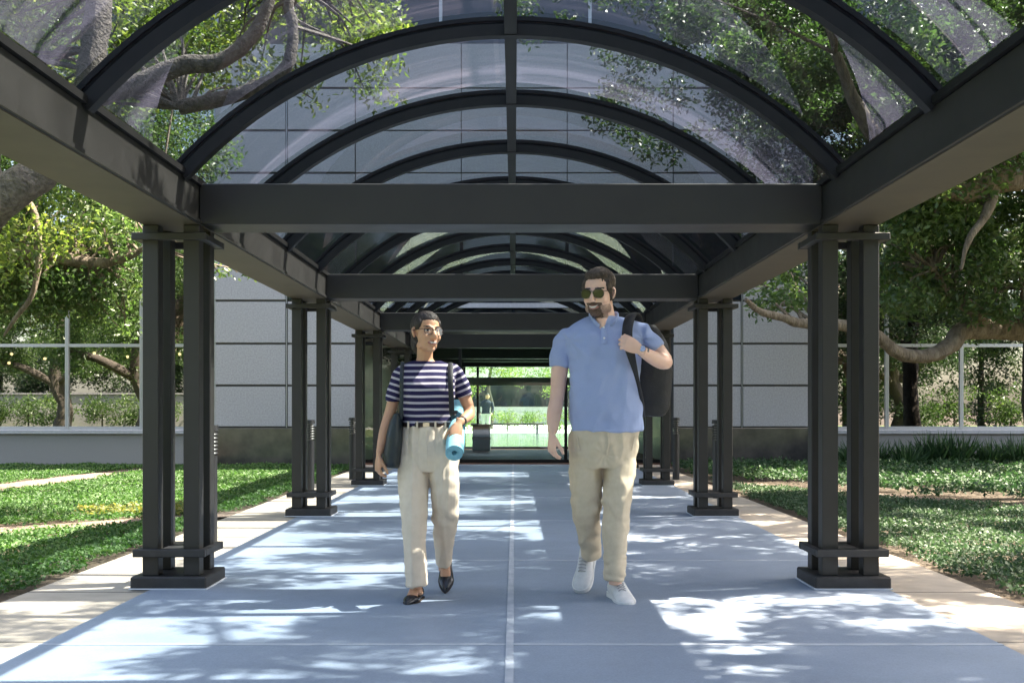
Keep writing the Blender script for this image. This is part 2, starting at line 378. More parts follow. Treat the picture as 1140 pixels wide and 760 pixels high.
def bed(name, x0, x1, y0, y1, dens, size, h, m, fn=None, label='', cat='ground cover', base=True, **kw):
    n = int((x1-x0)*(y1-y0)*dens); X = RNG.uniform(x0, x1, n); Y = RNG.uniform(y0, y1, n)
    # density falls with distance, leaves stay countable only as a mass
    k = np.ones(n, bool) if fn is None else fn(X, Y)
    X, Y = X[k], Y[k]
    hh = np.array([noise.noise(Vector((a*1.7, b*1.7, 0)))+.6*noise.noise(Vector((a*5, b*5, 1))) for a, b in zip(X, Y)])
    Z = -.02+h*(.62+.42*hh)*RNG.uniform(.45, 1.05, len(X))
    o = leaf_cloud(name, np.stack((X, Y, Z), 1), size, m, flat=.45, aspect=.55, shade=np.clip(.5+hh, 0, 1), **kw)
    return tag(o, label, cat, kind='stuff')
ragg = lambda X, Y, s: np.array([noise.noise(Vector((a*3, b*3, s))) for a, b in zip(X, Y)])
def L_near(X, Y): return (X < -2.88+.12*ragg(X, Y, 2)) & (near_line(X, Y, G1, W1) > .02+.1*ragg(X, Y, 9)) & (near_line(X, Y, G2, W2) > .02+.1*ragg(X, Y, 9))
def side_of(X, Y, pts):
    C = np.array(spline([(*p, 0) for p in pts], 6))[:, :2]; o = np.argsort(C[:, 0]); return Y - np.interp(X, C[o, 0], C[o, 1])
bed('ground_cover', -9.5, -2.7, 3.2, 10.6, 3800, .032, .085, M['cover'], lambda X, Y: L_near(X, Y) & (side_of(X, Y, G1) < 0), 'low leafy green ground cover nearest the left edge of the path')
bed('ground_cover', -11.5, -2.7, 8.6, 21., 2200, .038, .075, M['cover'], lambda X, Y: L_near(X, Y) & (side_of(X, Y, G1) > 0), 'bright green ground cover between the gravel strip and left wall')
bed('ground_cover', 2.6, 10.5, 3.5, 17., 2600, .034, .085, M['cover_blue'], lambda X, Y: (X > 2.83+.1*ragg(X, Y, 4)) & (side_of(X, Y, G3) < 0) & (near_line(X, Y, G3, W3) > .02), 'speckled ground cover bed along the right edge of the path')
bed('low_hedge', 2.6, 12, 10.6, 20.2, 900, .055, .26, M['strap_leaf'], lambda X, Y: (X > 2.85+.1*ragg(X, Y, 4)) & (side_of(X, Y, G3) > 0) & (near_line(X, Y, G3, W3) > .03), 'dark green low hedge behind the pale strip on the right', 'hedge')
bed('sunlit_ground_cover', -4.5, -2.9, 10.9, 12.2, 900, .05, .12, M['cover_sunlit'], lambda X, Y: (np.hypot((X+3.75)/.75, (Y-11.45)/.45) < 1+.3*ragg(X, Y, 5)), 'sun patch painted as yellow green leaves in the ground cover beside the gravel strip', 'ground cover')  # sun patch on the bed, painted by yellower leaves
# strap-leaved clumps in front of the right window wall
def strap_clump(x, y, s, label):
    n = 170; a = RNG.uniform(0, 6.283, n); r = RNG.uniform(0, .16, n)*s
    C = np.stack((x+r*np.cos(a), y+r*np.sin(a), np.zeros(n)), 1)
    o = leaf_cloud('strap_leaf_plant', C-np.array((x, y, 0)), .52*s, M['strap_leaf'], upright=True, aspect=.06); o.location = (x, y, 0)
    # leaves arch outwards
    return tag(o, label, 'plant', 'dark strap leaved plants in front of the right window wall')
k = 0
for x in np.arange(5.9, 10.2, .30):
    strap_clump(x+random.uniform(-.08, .08), 19.7+random.uniform(-.25, .25), random.uniform(.85, 1.15), 'dark strap leaved clump at the foot of the right granite wall'); k += 1

# ---------------------------------------------------------------- covered walkway
cx = -.02
ROWS = [6.72+4.4*k for k in range(-2, 4)]
cw = empty('covered_walkway', (0, 0, 0), label='dark bronze canopy with arched glass vault on clustered posts over the blue path', cat='canopy')
def make_column():
    c = empty('column', (0, 0, 0), parent=cw)
    for sx in (-1, 1):
        for sy in (-1, 1):
            x = sx*.1195; y = sy*.1195
            obj('post', B((x-.0465, x+.0465, y-.0465, y+.0465, .078, 2.1228)), M['bronze'], c, bevel=.004)
    bm = bmesh.new(); box(bm, -.22, .22, -.22, .22, .004, .078); obj('base_plate', bm, M['iron'], c, bevel=.008)
    bm = bmesh.new()
    for (a, h0, h1) in ((.21, .190, .235),):
        t = .042
        box(bm, -a, a, -a, -a+t, h0, h1); box(bm, -a, a, a-t, a, h0, h1)
        box(bm, -a, -a+t, -a+t+.001, a-t-.001, h0+.002, h1-.002); box(bm, a-t, a, -a+t+.001, a-t-.001, h0+.002, h1-.002)
        box(bm, -.0725, .0725, -a+t+.001, a-t-.001, h0+.006, h1-.006)
    obj('collar', bm, M['iron'], c, bevel=.004)
    bm = bmesh.new(); a = .215; t = .047; h0, h1 = 2.03, 2.072
    box(bm, -a, a, -a, -a+t, h0, h1); box(bm, -a, a, a-t, a, h0, h1)
    box(bm, -a, -a+t, -a+t+.001, a-t-.001, h0+.002, h1-.002); box(bm, a-t, a, -a+t+.001, a-t-.001, h0+.002, h1-.002)
    obj('capital_bracket', bm, M['bronze'], c, bevel=.004)
    bm = bmesh.new(); a = .226; box(bm, -a, a, -a, a, .0045, .012); obj('caulk_line', bm, M['caulk'], c)
    return c
proto = make_column(); first = True
for y in ROWS:
    for s in (-1, 1):
        c = proto if first else copy_tree(proto, cw)
        first = False; c.location = (cx+s*1.985, y, 0)
Y0, Y1 = -3.2, 20.7
ribY = [6.24+1.42*k for k in range(-6, 11)]
for s in (-1, 1):
    bm = B((*sorted((cx+s*1.82, cx+s*2.15)), Y0, Y1, 2.13, 2.35)); b = obj('long_beam', bm, M['bronze'], cw, bevel=.006)
    bm = B((*sorted((cx+s*1.806, cx+s*1.8195)), Y0+.01, Y1-.01, 2.132, 2.152)); obj('drip_lip', bm, M['bronze'], b)
    bm = B((*sorted((cx+s*1.824, cx+s*2.146)), Y0+.01, Y1-.01, 2.1235, 2.1295)); obj('bounce_plate', bm, M['bounce_tan'], b)  # added underside sheet; bounce off the sunlit border is put into its tan
    bm = B((*sorted((cx+s*1.80, cx+s*1.90)), Y0+.01, Y1-.01, 2.351, 2.385)); obj('glazing_sill', bm, M['bronze_dark'], b)
for y in ROWS:
    obj('cross_beam', B((cx-1.8195, cx+1.8195, y-.165, y+.165, 2.128, 2.365)), M['bronze'], cw, bevel=.006)
RR = 2.48; ZC = 3.16-RR
half = math.asin(1.83/RR)
def arc(bm, y0, y1, r0, r1, a0=-half, a1=half, n=40):
    prev = None
    for i in range(n+1):
        a = a0+(a1-a0)*i/n; s, c = math.sin(a), math.cos(a)
        cur = [bm.verts.new((cx+s*r, y, ZC+c*r)) for r, y in ((r0, y0), (r1, y0), (r1, y1), (r0, y1))]
        if prev:
            for q in range(4): bm.faces.new((prev[q], prev[(q+1) % 4], cur[(q+1) % 4], cur[q]))
        else: bm.faces.new(cur)
        prev = cur
    bm.faces.new(prev[::-1])
for y in ribY:
    if y > Y1: continue
    bm = bmesh.new(); arc(bm, y-.032, y+.032, RR-.045, RR+.018); rb = obj('arch_rib', bm, M['bronze_dark'], cw)
    bm = bmesh.new(); arc(bm, y-.024, y+.024, RR+.0185, RR+.034); obj('gasket', bm, M['gasket'], rb)
    bm = bmesh.new(); arc(bm, y-.038, y+.038, RR+.0345, RR+.058); obj('glazing_cap', bm, M['bronze_dark'], rb)
bm = B((cx-.034, cx+.034, Y0, Y1-.02, ZC+RR-.041, ZC+RR+.014)); rp = obj('ridge_purlin', bm, M['bronze_dark'], cw)
gap = .042/RR
for ya, yb in zip(ribY, ribY[1:]):
    if yb > Y1: continue
    for s in (-1, 1):
        bm = bmesh.new(); a0, a1 = (gap*.5, half) if s > 0 else (-half, -gap*.5)
        arc(bm, ya+.0245, yb-.0245, RR+.020, RR+.028, a0, a1, 24); bm.normal_update(); obj('vault_pane', bm, M['vault_glass'], cw, smooth=True)
# small steel brackets under the ridge
# ---------------------------------------------------------------- louvred bollard lights
def bollard():
    o = empty('bollard_light', (0, 0, 0), label='short black louvred bollard light', cat='bollard light', group='black louvred bollard lights along the path borders')
    bm = bmesh.new(); tube(bm, [(0, 0, 0), (0, 0, .68)], .052, 20); obj('post', bm, M['blackmetal'], o)
    bm = bmesh.new()
    for i in range(6): tube(bm, [(0, 0, .70+i*.03), (0, 0, .712+i*.03)], [.060, .050], 20)
    obj('louvre', bm, M['blackmetal'], o)
    bm = bmesh.new(); tube(bm, [(0, 0, .681), (0, 0, .879)], .034, 16); obj('lamp_glass', bm, M['lamp_glass'], o)
    bm = bmesh.new(); tube(bm, [(0, 0, .88), (0, 0, .925)], [.062, .058], 20); obj('cap', bm, M['blackmetal'], o)
    return o
bl = None
for x, y, lb in ((-2.42, 8.95, 'black louvred bollard light beside the nearest left column, on the sandy border'), (-2.42, 13.3, 'black louvred bollard light seen between the posts of the second left column'),
                 (-2.42, 16.8, 'black louvred bollard light left of the third left column by the granite wall'), (2.40, 13.3, 'black louvred bollard light seen between the posts of the second right column'),
                 (2.42, 16.8, 'black louvred bollard light right of the third right column near the backpack')):
    c = bl = bollard() if bl is None else copy_tree(bl); c.location = (x, y, -.004); c['label'] = lb

# ---------------------------------------------------------------- office building
FY = 21.2
ob = empty('office_building', (0, FY, 0), label='grey granite panel office building with tall dark windows and walk-through lobby behind the canopy', cat='building')
def W(name, m, *boxes, bevel=0, parent=ob):
    o = obj(name, B(*boxes), m, parent, bevel=bevel)
    for v in o.data.vertices: v.co.y -= FY
    return o
BT = 15.
for s in (-1, 1):
    a, b = sorted((s*3.0, s*5.66))
    # granite panels: 0.8 m courses, dark open joints behind
    W('panel_backing', M['joint'], (a, b, FY+.03, FY+.3, .02, BT))
    bx = []
    zs = [.70, 1.49, 2.28, 3.09, 3.90, 4.70, 5.50, 6.30, 7.10, 7.95]
    for z0, z1 in zip(zs, zs[1:]):
        e = sorted((s*3.0, s*4.29))
        if not 3.0 < z0 < 4.6: bx.append((e[0]+.012, e[1]-.012, FY, FY+.029, z0+.021, z1-.021))
        e = sorted((s*4.31, s*5.66)); bx.append((e[0]+.012, e[1]-.012, FY, FY+.029, z0+.021, z1-.021))
    W('wall_panels', M['granite'], *bx, bevel=.004)
    W('portal_glazing', M['transom'], (*sorted((s*3.012, s*4.278)), FY+.004, FY+.027, 3.111, 4.679))
    W('panel_trim', M['silver'], (*sorted((s*4.293, s*4.307)), FY-.006, FY+.02, .70, 7.95))
    W('polished_base', M['granite_dark'], (a, b, FY-.03, FY+.028, -.02, .69), bevel=.004)
    # window wall: dado, ledge, interior
    e = sorted((s*5.67, s*32))
    W('dado_wall', M['granite_wall'], (e[0], e[1], FY-.30, FY+.3, -.02, .585), bevel=.005)
    W('ledge', M['ledge'], (e[0], e[1], FY-.36, FY+.28, .586, .66), bevel=.006)
    W('spandrel', M['granite'], (e[0], e[1], FY, FY+.3, 6.80, 7.95))
    W('room', M['room'], (e[0], e[1], FY+7, FY+7.2, .6, 6.8), (e[0], e[1], FY+.31, FY+7, .60, .66), (e[0], e[1], FY+.31, FY+7, 6.81, 6.95), (*sorted((s*5.67, s*5.8)), FY+.31, FY+7, .66, 6.8))
for x0 in [s*(5.64+1.41*k) for s in (-1, 1) for k in range(18)]:
    s = 1 if x0 > 0 else -1; a, b = sorted((x0, x0+s*1.41)); t = .032
    wx = empty('window', (0, 0, 0), parent=ob)
    fb = [(a+.002, a+t, FY+.02, FY+.12, .661, 6.79), (b-t, b-.002, FY+.02, FY+.12, .661, 6.79)]
    for z in (.69, 2.25, 4.50, 6.76): fb.append((a+t+.001, b-t-.001, FY+.03, FY+.11, z-.03, z+.03))
    W('frame', M['silver'], *fb, parent=wx)
    W('pane', M['pane'], *[(a+t, b-t, FY+.06, FY+.07, z0+.03, z1-.03) for z0, z1 in ((.69, 2.25), (2.25, 4.5), (4.5, 6.76))], parent=wx)
# upper storey band of blue-reflecting windows and granite above
W('upper_wall', M['granite'], (-32, 32, FY, FY+.3, 10.4, BT))
W('upper_window_band', M['transom'], (-32, 32, FY+.08, FY+.12, 7.97, 10.38))
W('upper_mullions', M['silver'], *[(x-.03, x+.03, FY+.0, FY+.079, 7.97, 10.38) for x in np.arange(-31, 32, 1.41)])
# centre bay above the entrance
zs = [4.72, 5.50, 6.30, 7.10, 7.95]
W('wall_panels', M['granite'], *[(x0+.008, x1-.008, FY, FY+.029, z0+.012, z1-.012) for x0, x1 in ((-3, -1), (-1, 1), (1, 3)) for z0, z1 in zip(zs, zs[1:])], bevel=.004)
W('panel_backing', M['joint'], (-3, 3, FY+.03, FY+.3, 4.71, 7.95))
W('entrance_transom', M['transom'], (-2.99, 2.99, FY+.10, FY+.14, 2.80, 4.70))
W('fascia_strip', M['ledge'], (-2.99, 2.99, FY+.02, FY+.099, 2.96, 3.05))
W('transom_mullions', M['bronze_dark'], *[(x-.03, x+.03, FY+.03, FY+.0995, 3.06, 4.70) for x in (-2, -1, 0, 1, 2)])
# walk-through lobby
W('lobby_wall', M['lobby'], (-3.2, -2.99, FY+.30, FY+8.2, -.02, 2.74), (2.99, 3.2, FY+.30, FY+8.2, -.02, 2.74), (-2.99, -1.32, FY+7.9, FY+8.1, 0, 2.74), (2.5, 2.99, FY+7.9, FY+8.1, 0, 2.74))
W('lobby_ceiling', M['soffit'], (-3.2, 3.2, FY+.02, FY+8.3, 2.745, 2.795))
W('lobby_beam', M['bronze'], (-2.98, 2.98, FY+2.95, FY+3.25, 2.13, 2.36), (-2.98, 2.98, FY+7.3, FY+7.6, 2.12, 2.36), (-2.98, 2.98, FY+5.1, FY+5.3, 2.16, 2.3))
W('lobby_roof_slab', M['soffit'], (-32, 32, FY+.31, FY+8.3, BT-.2, BT))
W('rear_wall', M['granite_wall'], (-32, -3.2, FY+8.11, FY+8.3, 0, BT-.2), (3.2, 32, FY+8.11, FY+8.3, 0, BT-.2), (-3.2, 3.2, FY+8.11, FY+8.3, 2.80, BT-.2))
W('end_wall', M['granite_wall'], (-32.2, -32.001, FY, FY+8.3, 0, BT), (32.001, 32.2, FY, FY+8.3, 0, BT))
def doorset(y, xs, z, band=None):
    d = empty('glazed_door_screen', (0, 0, 0), parent=ob)
    fb = [(x-.03, x+.03, y, y+.07, .01, z) for x in xs]+[(xs[0]+.031, xs[-1]-.031, y+.002, y+.068, z-.07, z-.001), (xs[0]+.031, xs[-1]-.031, y+.002, y+.068, .01, .07)]
    W('frame', M['bronze_dark'], *fb, parent=d)
    W('pane', M['clear'], *[(a+.031, b-.031, y+.03, y+.038, .071, z-.071) for a, b in zip(xs, xs[1:])], parent=d)
    W('door_pull', M['steel'], *[(x+.05, x+.07, y-.06, y-.04, .8, 1.25) for x in xs[1:-1]], parent=d)
    if band: W('screen_rail', M['teal'], (xs[0]+.031, xs[-1]-.031, y-.03, y-.002, *band), parent=d)
doorset(FY+.55, [-2.95, -1.75, -1.05, 1.0, 2.25, 2.95], 2.35)
doorset(FY+8.02, [-1.30, -.95, 1.35, 2.48], 2.25, (1.66, 1.87))
bm = B((-3, 3, FY, FY+8.3, -.004, .006)); tag(obj('lobby_floor', bm, M['lobby_floor']), kind='structure')
# lobby counter
k = empty('lobby_counter', P(536, 497, 28.2)); k.location.z = .006; tag(k, 'teal grey lobby counter with a white top shelf inside the passage', 'counter')
obj('counter_front', B((-.22, .22, -.2, .2, 0, .62)), M['teal'], k, bevel=.01); obj('counter_top', B((-.25, .25, -.23, .23, .621, .66)), M['white_pave'], k, bevel=.005)
obj('counter_shelf', B((-.23, .23, -.235, -.201, .28, .34)), M['white_pave'], k)
# interior pendant lamps at the left windows
lampm = emit('warm_lamp', (1, .72, .32), 2.2)
for i, (px, py) in enumerate(((13, 394), (50, 399), (105, 393), (142, 397), (200, 394), (10, 404))):
    p = P(px, py, 24.4); o = empty('pendant_lamp', (p.x, p.y, 6.8), label='small warm round lamp glowing inside the left windows', cat='lamp', group='warm lamps hanging inside the left windows')
    bm = bmesh.new(); tube(bm, [(0, 0, 0), (0, 0, p.z-6.8)], .008, 6); obj('cable', bm, M['blackmetal'], o)
    bm = bmesh.new(); ball(bm, (0, 0, p.z-6.8), .032); obj('globe', bm, lampm, o, smooth=True)

# ---------------------------------------------------------------- courtyard beyond the lobby
tag(obj('courtyard_paving', B((-14, 14, FY+8.31, 48, -.02, .002)), M['court']), kind='structure')
tag(obj('far_pavement', B((-30, 30, 48.01, 72, -.02, .02)), M['white_pave']), kind='structure')

# ---------------------------------------------------------------- trees
def fill_clumps(clumps, dens, rng=RNG):
    out = []; sh = []
    for (c, r) in clumps:
        n = int(dens*r[0]*r[1]*r[2]*4.2) if isinstance(r, tuple) else int(dens*r**3*4.2)
        r3 = np.array(r if isinstance(r, tuple) else (r, r, r*.7))
        v = rng.normal(size=(n, 3)); v /= np.linalg.norm(v, axis=1)[:, None]; v *= (rng.uniform(.15, 1, n)**.5)[:, None]
        out.append(np.array(c)+v*r3); sh.append(np.full(n, rng.uniform(0, 1)))
    return np.concatenate(out), np.concatenate(sh)
def tree(label, base, limbs, clumps, size=.06, dens=900, lm='leaf', bm_='bark', name='oak_tree', group=None, twigs=True, n=12):
    o = empty(name, base, label=label, cat='tree', group=group); b0 = Vector(base)
    for i, (pts, rad) in enumerate(limbs):
        bm = bmesh.new(); tube(bm, [Vector(p)-b0 for p in pts], rad, n, 6, rough=.22)
        obj('trunk' if i == 0 else 'limb', bm, M[bm_], o, smooth=True)
    if clumps:
        C, sh = fill_clumps(clumps, dens); cr = leaf_cloud('crown', C-np.array(b0), size, M[lm], o, flat=.2, shade=sh)
        if twigs and limbs:
            LP = [Vector(p) for pts, _ in limbs for p in spline(pts, 3)]
            bm = bmesh.new()
            for c, r in clumps[:160]:
                c = Vector(c); q = min(LP, key=lambda p: (p-c).length)
                if (q-c).length < 3.2:
                    mid = (q+c)/2+Vector((random.uniform(-.15, .15), random.uniform(-.15, .15), random.uniform(-.05, .2)))
                    tube(bm, [q-b0, mid-b0, c-b0], [.022, .014, .006], 5, 3)
            for f in bm.faces: f.material_index = 1
            bm.from_mesh(cr.data); cr.data.materials.append(M[bm_]); bm.to_mesh(cr.data); bm.free()   # fine twigs carry the leaves of the crown
    return o
def scatter(n, cx_, cy_, cz_, rx, ry, rz, r0, r1, thr=-.05, seed=0, fs=.45):
    rg = random.Random(seed); out = []
    while len(out) < n:
        v = Vector((rg.uniform(-1, 1), rg.uniform(-1, 1), rg.uniform(-1, 1)))
        if v.length > 1: continue
        c = Vector((cx_+v.x*rx, cy_+v.y*ry, cz_+v.z*rz))
        if noise.noise(c*fs+Vector((seed, 0, 0))) < thr: continue
        out.append((tuple(c), rg.uniform(r0, r1)))
    return out
def pc(lst, Y, r):   # clumps from the photo's foliage, each at its own distance
    return [(tuple(P(a, b, Y+random.uniform(-.8, .8))), r*random.uniform(.75, 1.25)) for a, b in lst]
# right tree: two long live-oak limbs, crown above throws the dapples
YR = 14.
limb_low = [(1350, 330), (1230, 350), (1140, 366), (1077, 367), (1056, 386), (1027, 397), (997, 391), (975, 372), (940, 362), (895, 360), (872, 354), (845, 346), (830, 333)]
limb_up = [(1330, 330), (1250, 235), (1180, 190), (1110, 200), (1060, 210), (1010, 190), (960, 130), (930, 60)]
Lw = [tuple(P(a, b, YR-.2*i)) for i, (a, b) in enumerate(limb_low)]
Up = [tuple(P(a, b, 12.6-.12*i)) for i, (a, b) in enumerate(limb_up)]
tr0 = Vector((9.1, 13.6, 0))
trunkR = [tuple(tr0), (9.0, 13.6, 1.2), (8.7, 13.7, 2.3), (8.5, 13.5, 3.6), (7.6, 13.0, 5.2), (6.4, 12.4, 6.8)]
cl = pc([(random.uniform(835, 895), random.uniform(295, 345)) for _ in range(9)], 12.6, .22)
cl += pc([(random.uniform(985, 1230), random.uniform(225, 352)) for _ in range(64)], 13.2, .30)
cl += pc([(random.uniform(1000, 1300), random.uniform(90, 240)) for _ in range(30)], 12.5, .38)
cl += pc([(random.uniform(940, 985), random.uniform(245, 330)) for _ in range(7)], 14, .25)
cl += scatter(240, 5.6, 13.0, 6.2, 3.9, 6.0, 1.5, .18, .48, -.03, 3, .9)
tree('live oak right of the canopy with a long low limb dipping before the dark windows', tr0,
     [(trunkR, [.38, .30, .27, .24, .17, .08]), (Lw, [.20, .17, .135, .12, .10, .085, .075, .07, .065, .055, .045, .035, .02]), (Up, [.24, .22, .19, .165, .15, .12, .08, .05]),
      ([tuple(P(1108, 208, 12.2)), tuple(P(1097, 240, 12.1)), tuple(P(1078, 268, 12)), tuple(P(1070, 300, 12))], [.07, .05, .035, .015]),
      ([tuple(P(1100, 362, 13.4)), tuple(P(1060, 330, 13.2)), tuple(P(1040, 300, 13))], [.06, .04, .02]),
      ([(7.6, 13.0, 5.2), (6.0, 11.0, 5.6), (4.6, 9.2, 6.2)], [.15, .1, .04])], cl, .092, 2300, 'leaf', 'bark')
# second right tree, nearer the camera and outside the frame: shades the near path
tr1 = Vector((7.2, 4.6, 0))
tree('live oak at the right beside the camera, shading the near canopy', tr1,
     [([tuple(tr1), (7.1, 4.7, 1.6), (6.7, 5.0, 3.2), (5.9, 5.3, 4.8), (5.0, 5.8, 6.4)], [.36, .29, .25, .19, .09]),
      ([(6.7, 5.0, 3.2), (5.6, 6.6, 4.1), (4.6, 8.2, 4.9), (3.6, 9.6, 5.4)], [.17, .13, .09, .04]),
      ([(6.7, 5.0, 3.4), (6.4, 3.2, 4.6), (5.4, 1.8, 5.8)], [.17, .12, .05]),
      ([(5.9, 5.3, 4.8), (4.2, 5.0, 5.2), (2.6, 5.6, 5.8)], [.12, .08, .04])],
     scatter(230, 5.2, 5.6, 6.0, 3.6, 5.8, 1.3, .18, .46, -.03, 8, .9)+scatter(40, 5.4, 7.0, 6.0, 1.2, 2.2, .8, .15, .30, -1, 5)+scatter(24, 1.7, 5.6, 5.9, 1.5, 3.6, .6, .18, .38, -1, 6), .098, 2700, 'leaf', 'bark')
# third right tree near the facade
tr2 = Vector((8.6, 18.4, 0))
tree('live oak standing close to the right window wall, mostly dark foliage', tr2,
     [([tuple(tr2), (8.5, 18.4, 1.8), (8.6, 18.2, 3.6), (8.2, 18.0, 6.0)], [.20, .16, .14, .08])],
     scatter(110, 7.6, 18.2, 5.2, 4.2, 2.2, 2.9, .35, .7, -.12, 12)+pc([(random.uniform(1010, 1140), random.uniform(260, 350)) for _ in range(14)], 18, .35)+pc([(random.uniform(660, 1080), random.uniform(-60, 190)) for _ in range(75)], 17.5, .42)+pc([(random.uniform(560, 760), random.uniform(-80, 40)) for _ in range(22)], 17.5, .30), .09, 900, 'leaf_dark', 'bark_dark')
# left tree: grey limb crossing behind the near beam and up past the vault
YL = 9.4
tl = Vector((-5.6, 9.8, 0))
LT = [tuple(tl), (-5.5, 9.8, 1.3), (-5.0, 9.6, 2.3)] + [tuple(P(a, b, YL)) for a, b in ((10, 215), (45, 190), (80, 150), (97, 100), (108, 30), (112, -60))]
l2 = [tuple(P(a, b, YL)) for a, b in ((97, 110), (150, 95), (200, 74), (246, 68), (281, 39), (300, 0), (318, -60))]
l3 = [tuple(P(a, b, YL+.6)) for a, b in ((200, 120), (240, 112), (281, 100), (319, 74), (326, 30), (322, 0), (340, -60))]
cl = pc([(random.uniform(-40, 150), random.uniform(-60, 140)) for _ in range(80)], 10.5, .30)
cl += pc([(random.uniform(120, 430), random.uniform(-60, 120)) for _ in range(75)], 11.5, .28)
cl += pc([(random.uniform(380, 440), random.uniform(0, 110)) for _ in range(10)], 12.5, .28)
cl += pc([(random.uniform(-40, 90), random.uniform(200, 300)) for _ in range(14)], 11.5, .28)
cl += scatter(60, -6.4, 8.6, 5.6, 2.8, 4.4, 2.2, .35, .65, -.1, 21)
tree('live oak left of the canopy with thick grey limb passing behind the near beam', tl,
     [(LT, [.30, .25, .20, .165, .15, .13, .12, .11, .07]), (l2, [.09, .085, .08, .07, .06, .05, .03]), (l3, [.07, .065, .06, .055, .05, .045, .03])], cl, .075, 1150, 'leaf_bright', 'bark_grey')
# second left tree, further back with hanging branch
t2 = Vector((-9.2, 14.2, 0))
hang = [tuple(P(a, b, 12.4)) for a, b in ((30, 225), (39, 240), (43, 270), (42, 300), (35, 330), (18, 353), (4, 374))]
hz = [tuple(P(a, b, 13.4)) for a, b in ((-90, 262), (-40, 272), (0, 279), (33, 284), (70, 288), (113, 293), (146, 284), (170, 270))]
cl = pc([(random.uniform(-60, 158), random.uniform(215, 340)) for _ in range(90)], 14.0, .35)
cl += pc([(random.uniform(-40, 150), random.uniform(325, 372)) for _ in range(14)], 14.5, .24)
cl += pc([(random.uniform(240, 300), random.uniform(285, 312)) for _ in range(5)], 15, .2)
cl += scatter(120, -8.2, 14.6, 5.4, 4.2, 4.2, 3.0, .4, .75, -.12, 31)
tree('live oak further left before the windows with thin crooked hanging branch', t2,
     [([tuple(t2), (-9.1, 14.2, 1.4), (-8.7, 14.0, 2.8), (-8.2, 13.6, 4.6), (-7.4, 13.4, 6.4)], [.34, .28, .24, .18, .09]), (hz, [.12, .10, .085, .075, .07, .06, .045, .02]),
      (hang, [.045, .042, .038, .034, .03, .024, .012])], cl, .078, 1100, 'leaf', 'bark')
# trees behind the camera, seen mirrored in the windows
BK = 'live oaks standing behind the camera'
for i, (x, y, h, lb) in enumerate(((-15, -3, 7, 'wide live oak far left behind the camera'), (-22, -12, 8, 'tall live oak furthest left behind the camera'), (-11.5, -13, 7.5, 'live oak behind the camera left of the path'),
                               (11, -4, 7, 'dense live oak right behind the camera'), (18, -10, 8, 'tall live oak far right behind the camera'), (12, -16, 8, 'live oak furthest back on the right'))):
    b = Vector((x, y, 0))
    tree(lb, b, [([tuple(b), (x+.2, y, 1.2), (x-.3, y, 2.6), (x+.2, y+.3, h*.75)], [.42, .34, .3, .14]),
                 ([(x-.2, y, 2.2), (x-1.6, y+.4, 3.0), (x-2.8, y+.3, 3.4), (x-3.8, y+.2, 4.4)], [.2, .17, .12, .05]), ([(x, y, 2.4), (x+1.5, y+.4, 3.5), (x+2.8, y-.3, 4.4)], [.2, .13, .05])],
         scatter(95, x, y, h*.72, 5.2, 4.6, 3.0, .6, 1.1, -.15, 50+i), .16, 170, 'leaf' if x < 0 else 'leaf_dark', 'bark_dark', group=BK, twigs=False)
sheet('lawn', [(-40, -30), (-3.4, -30), (-3.4, 3.2), (-40, 3.2)], -.022, mat('lawn_grass', (.07, .12, .03), .9, c2=(.16, .20, .05), scale=1.3, bump=.5, bscale=50, bdist=.03))
sheet('lawn', [(3.4, -30), (40, -30), (40, 3.4), (3.4, 3.4)], -.022, bpy.data.materials['lawn_grass'])
sheet('road', [(-60, -20), (-4, -20), (-4, -14.5), (-60, -14.5)], -.014, M['white_pave'])
tag(obj('garden_wall', B((-34, -6, -24.4, -24, 0, 1.9), (-34, -6, -24.5, -23.9, 1.901, 2.0)), M['granite_wall']), 'long pale garden wall across the road behind the camera', 'wall')
for i, (x, y) in enumerate([(-36+4.2*k, -28+(k % 3)) for k in range(9)]+[(5+4.0*k, -15-(k % 3)*1.3) for k in range(8)]):
    b = Vector((x, y, 0)); lf = x < 0
    tree('tall evergreen screen tree behind the camera', b, [([tuple(b), (x, y, 3.), (x+.2, y, 7)], [.2, .15, .06])],
         scatter(60, x, y, 4.6, 2.7, 2.0, 4.6, .6, 1.1, -.4, 150+i), .20, 110, 'leaf_dark', 'bark_dark', 'screen_tree', 'evergreen screen trees behind the camera', False, 8)
for i, (x, y) in enumerate([(-8-2.0*k, -21.5-(k*7 % 3)*.7) for k in range(13)]+[(5+2.3*k, -9.5-(k*5 % 3)*.9) for k in range(12)]):
    rg = random.Random(i); o = empty('shrub', (x, y, 0), label='broad leafy shrub in the row behind the camera', cat='shrub', group='shrub row behind the camera')
    C, sh = fill_clumps([((rg.uniform(-.8, .8), rg.uniform(-.4, .4), rg.uniform(.3, 1.2+rg.random())), .6) for _ in range(12)], 130); leaf_cloud('foliage', C, .18, M['leaf'], o, shade=sh)
    bm = bmesh.new(); tube(bm, [(0, 0, -.03), (0, 0, .8)], .05, 6); obj('stem', bm, M['bark_dark'], o)
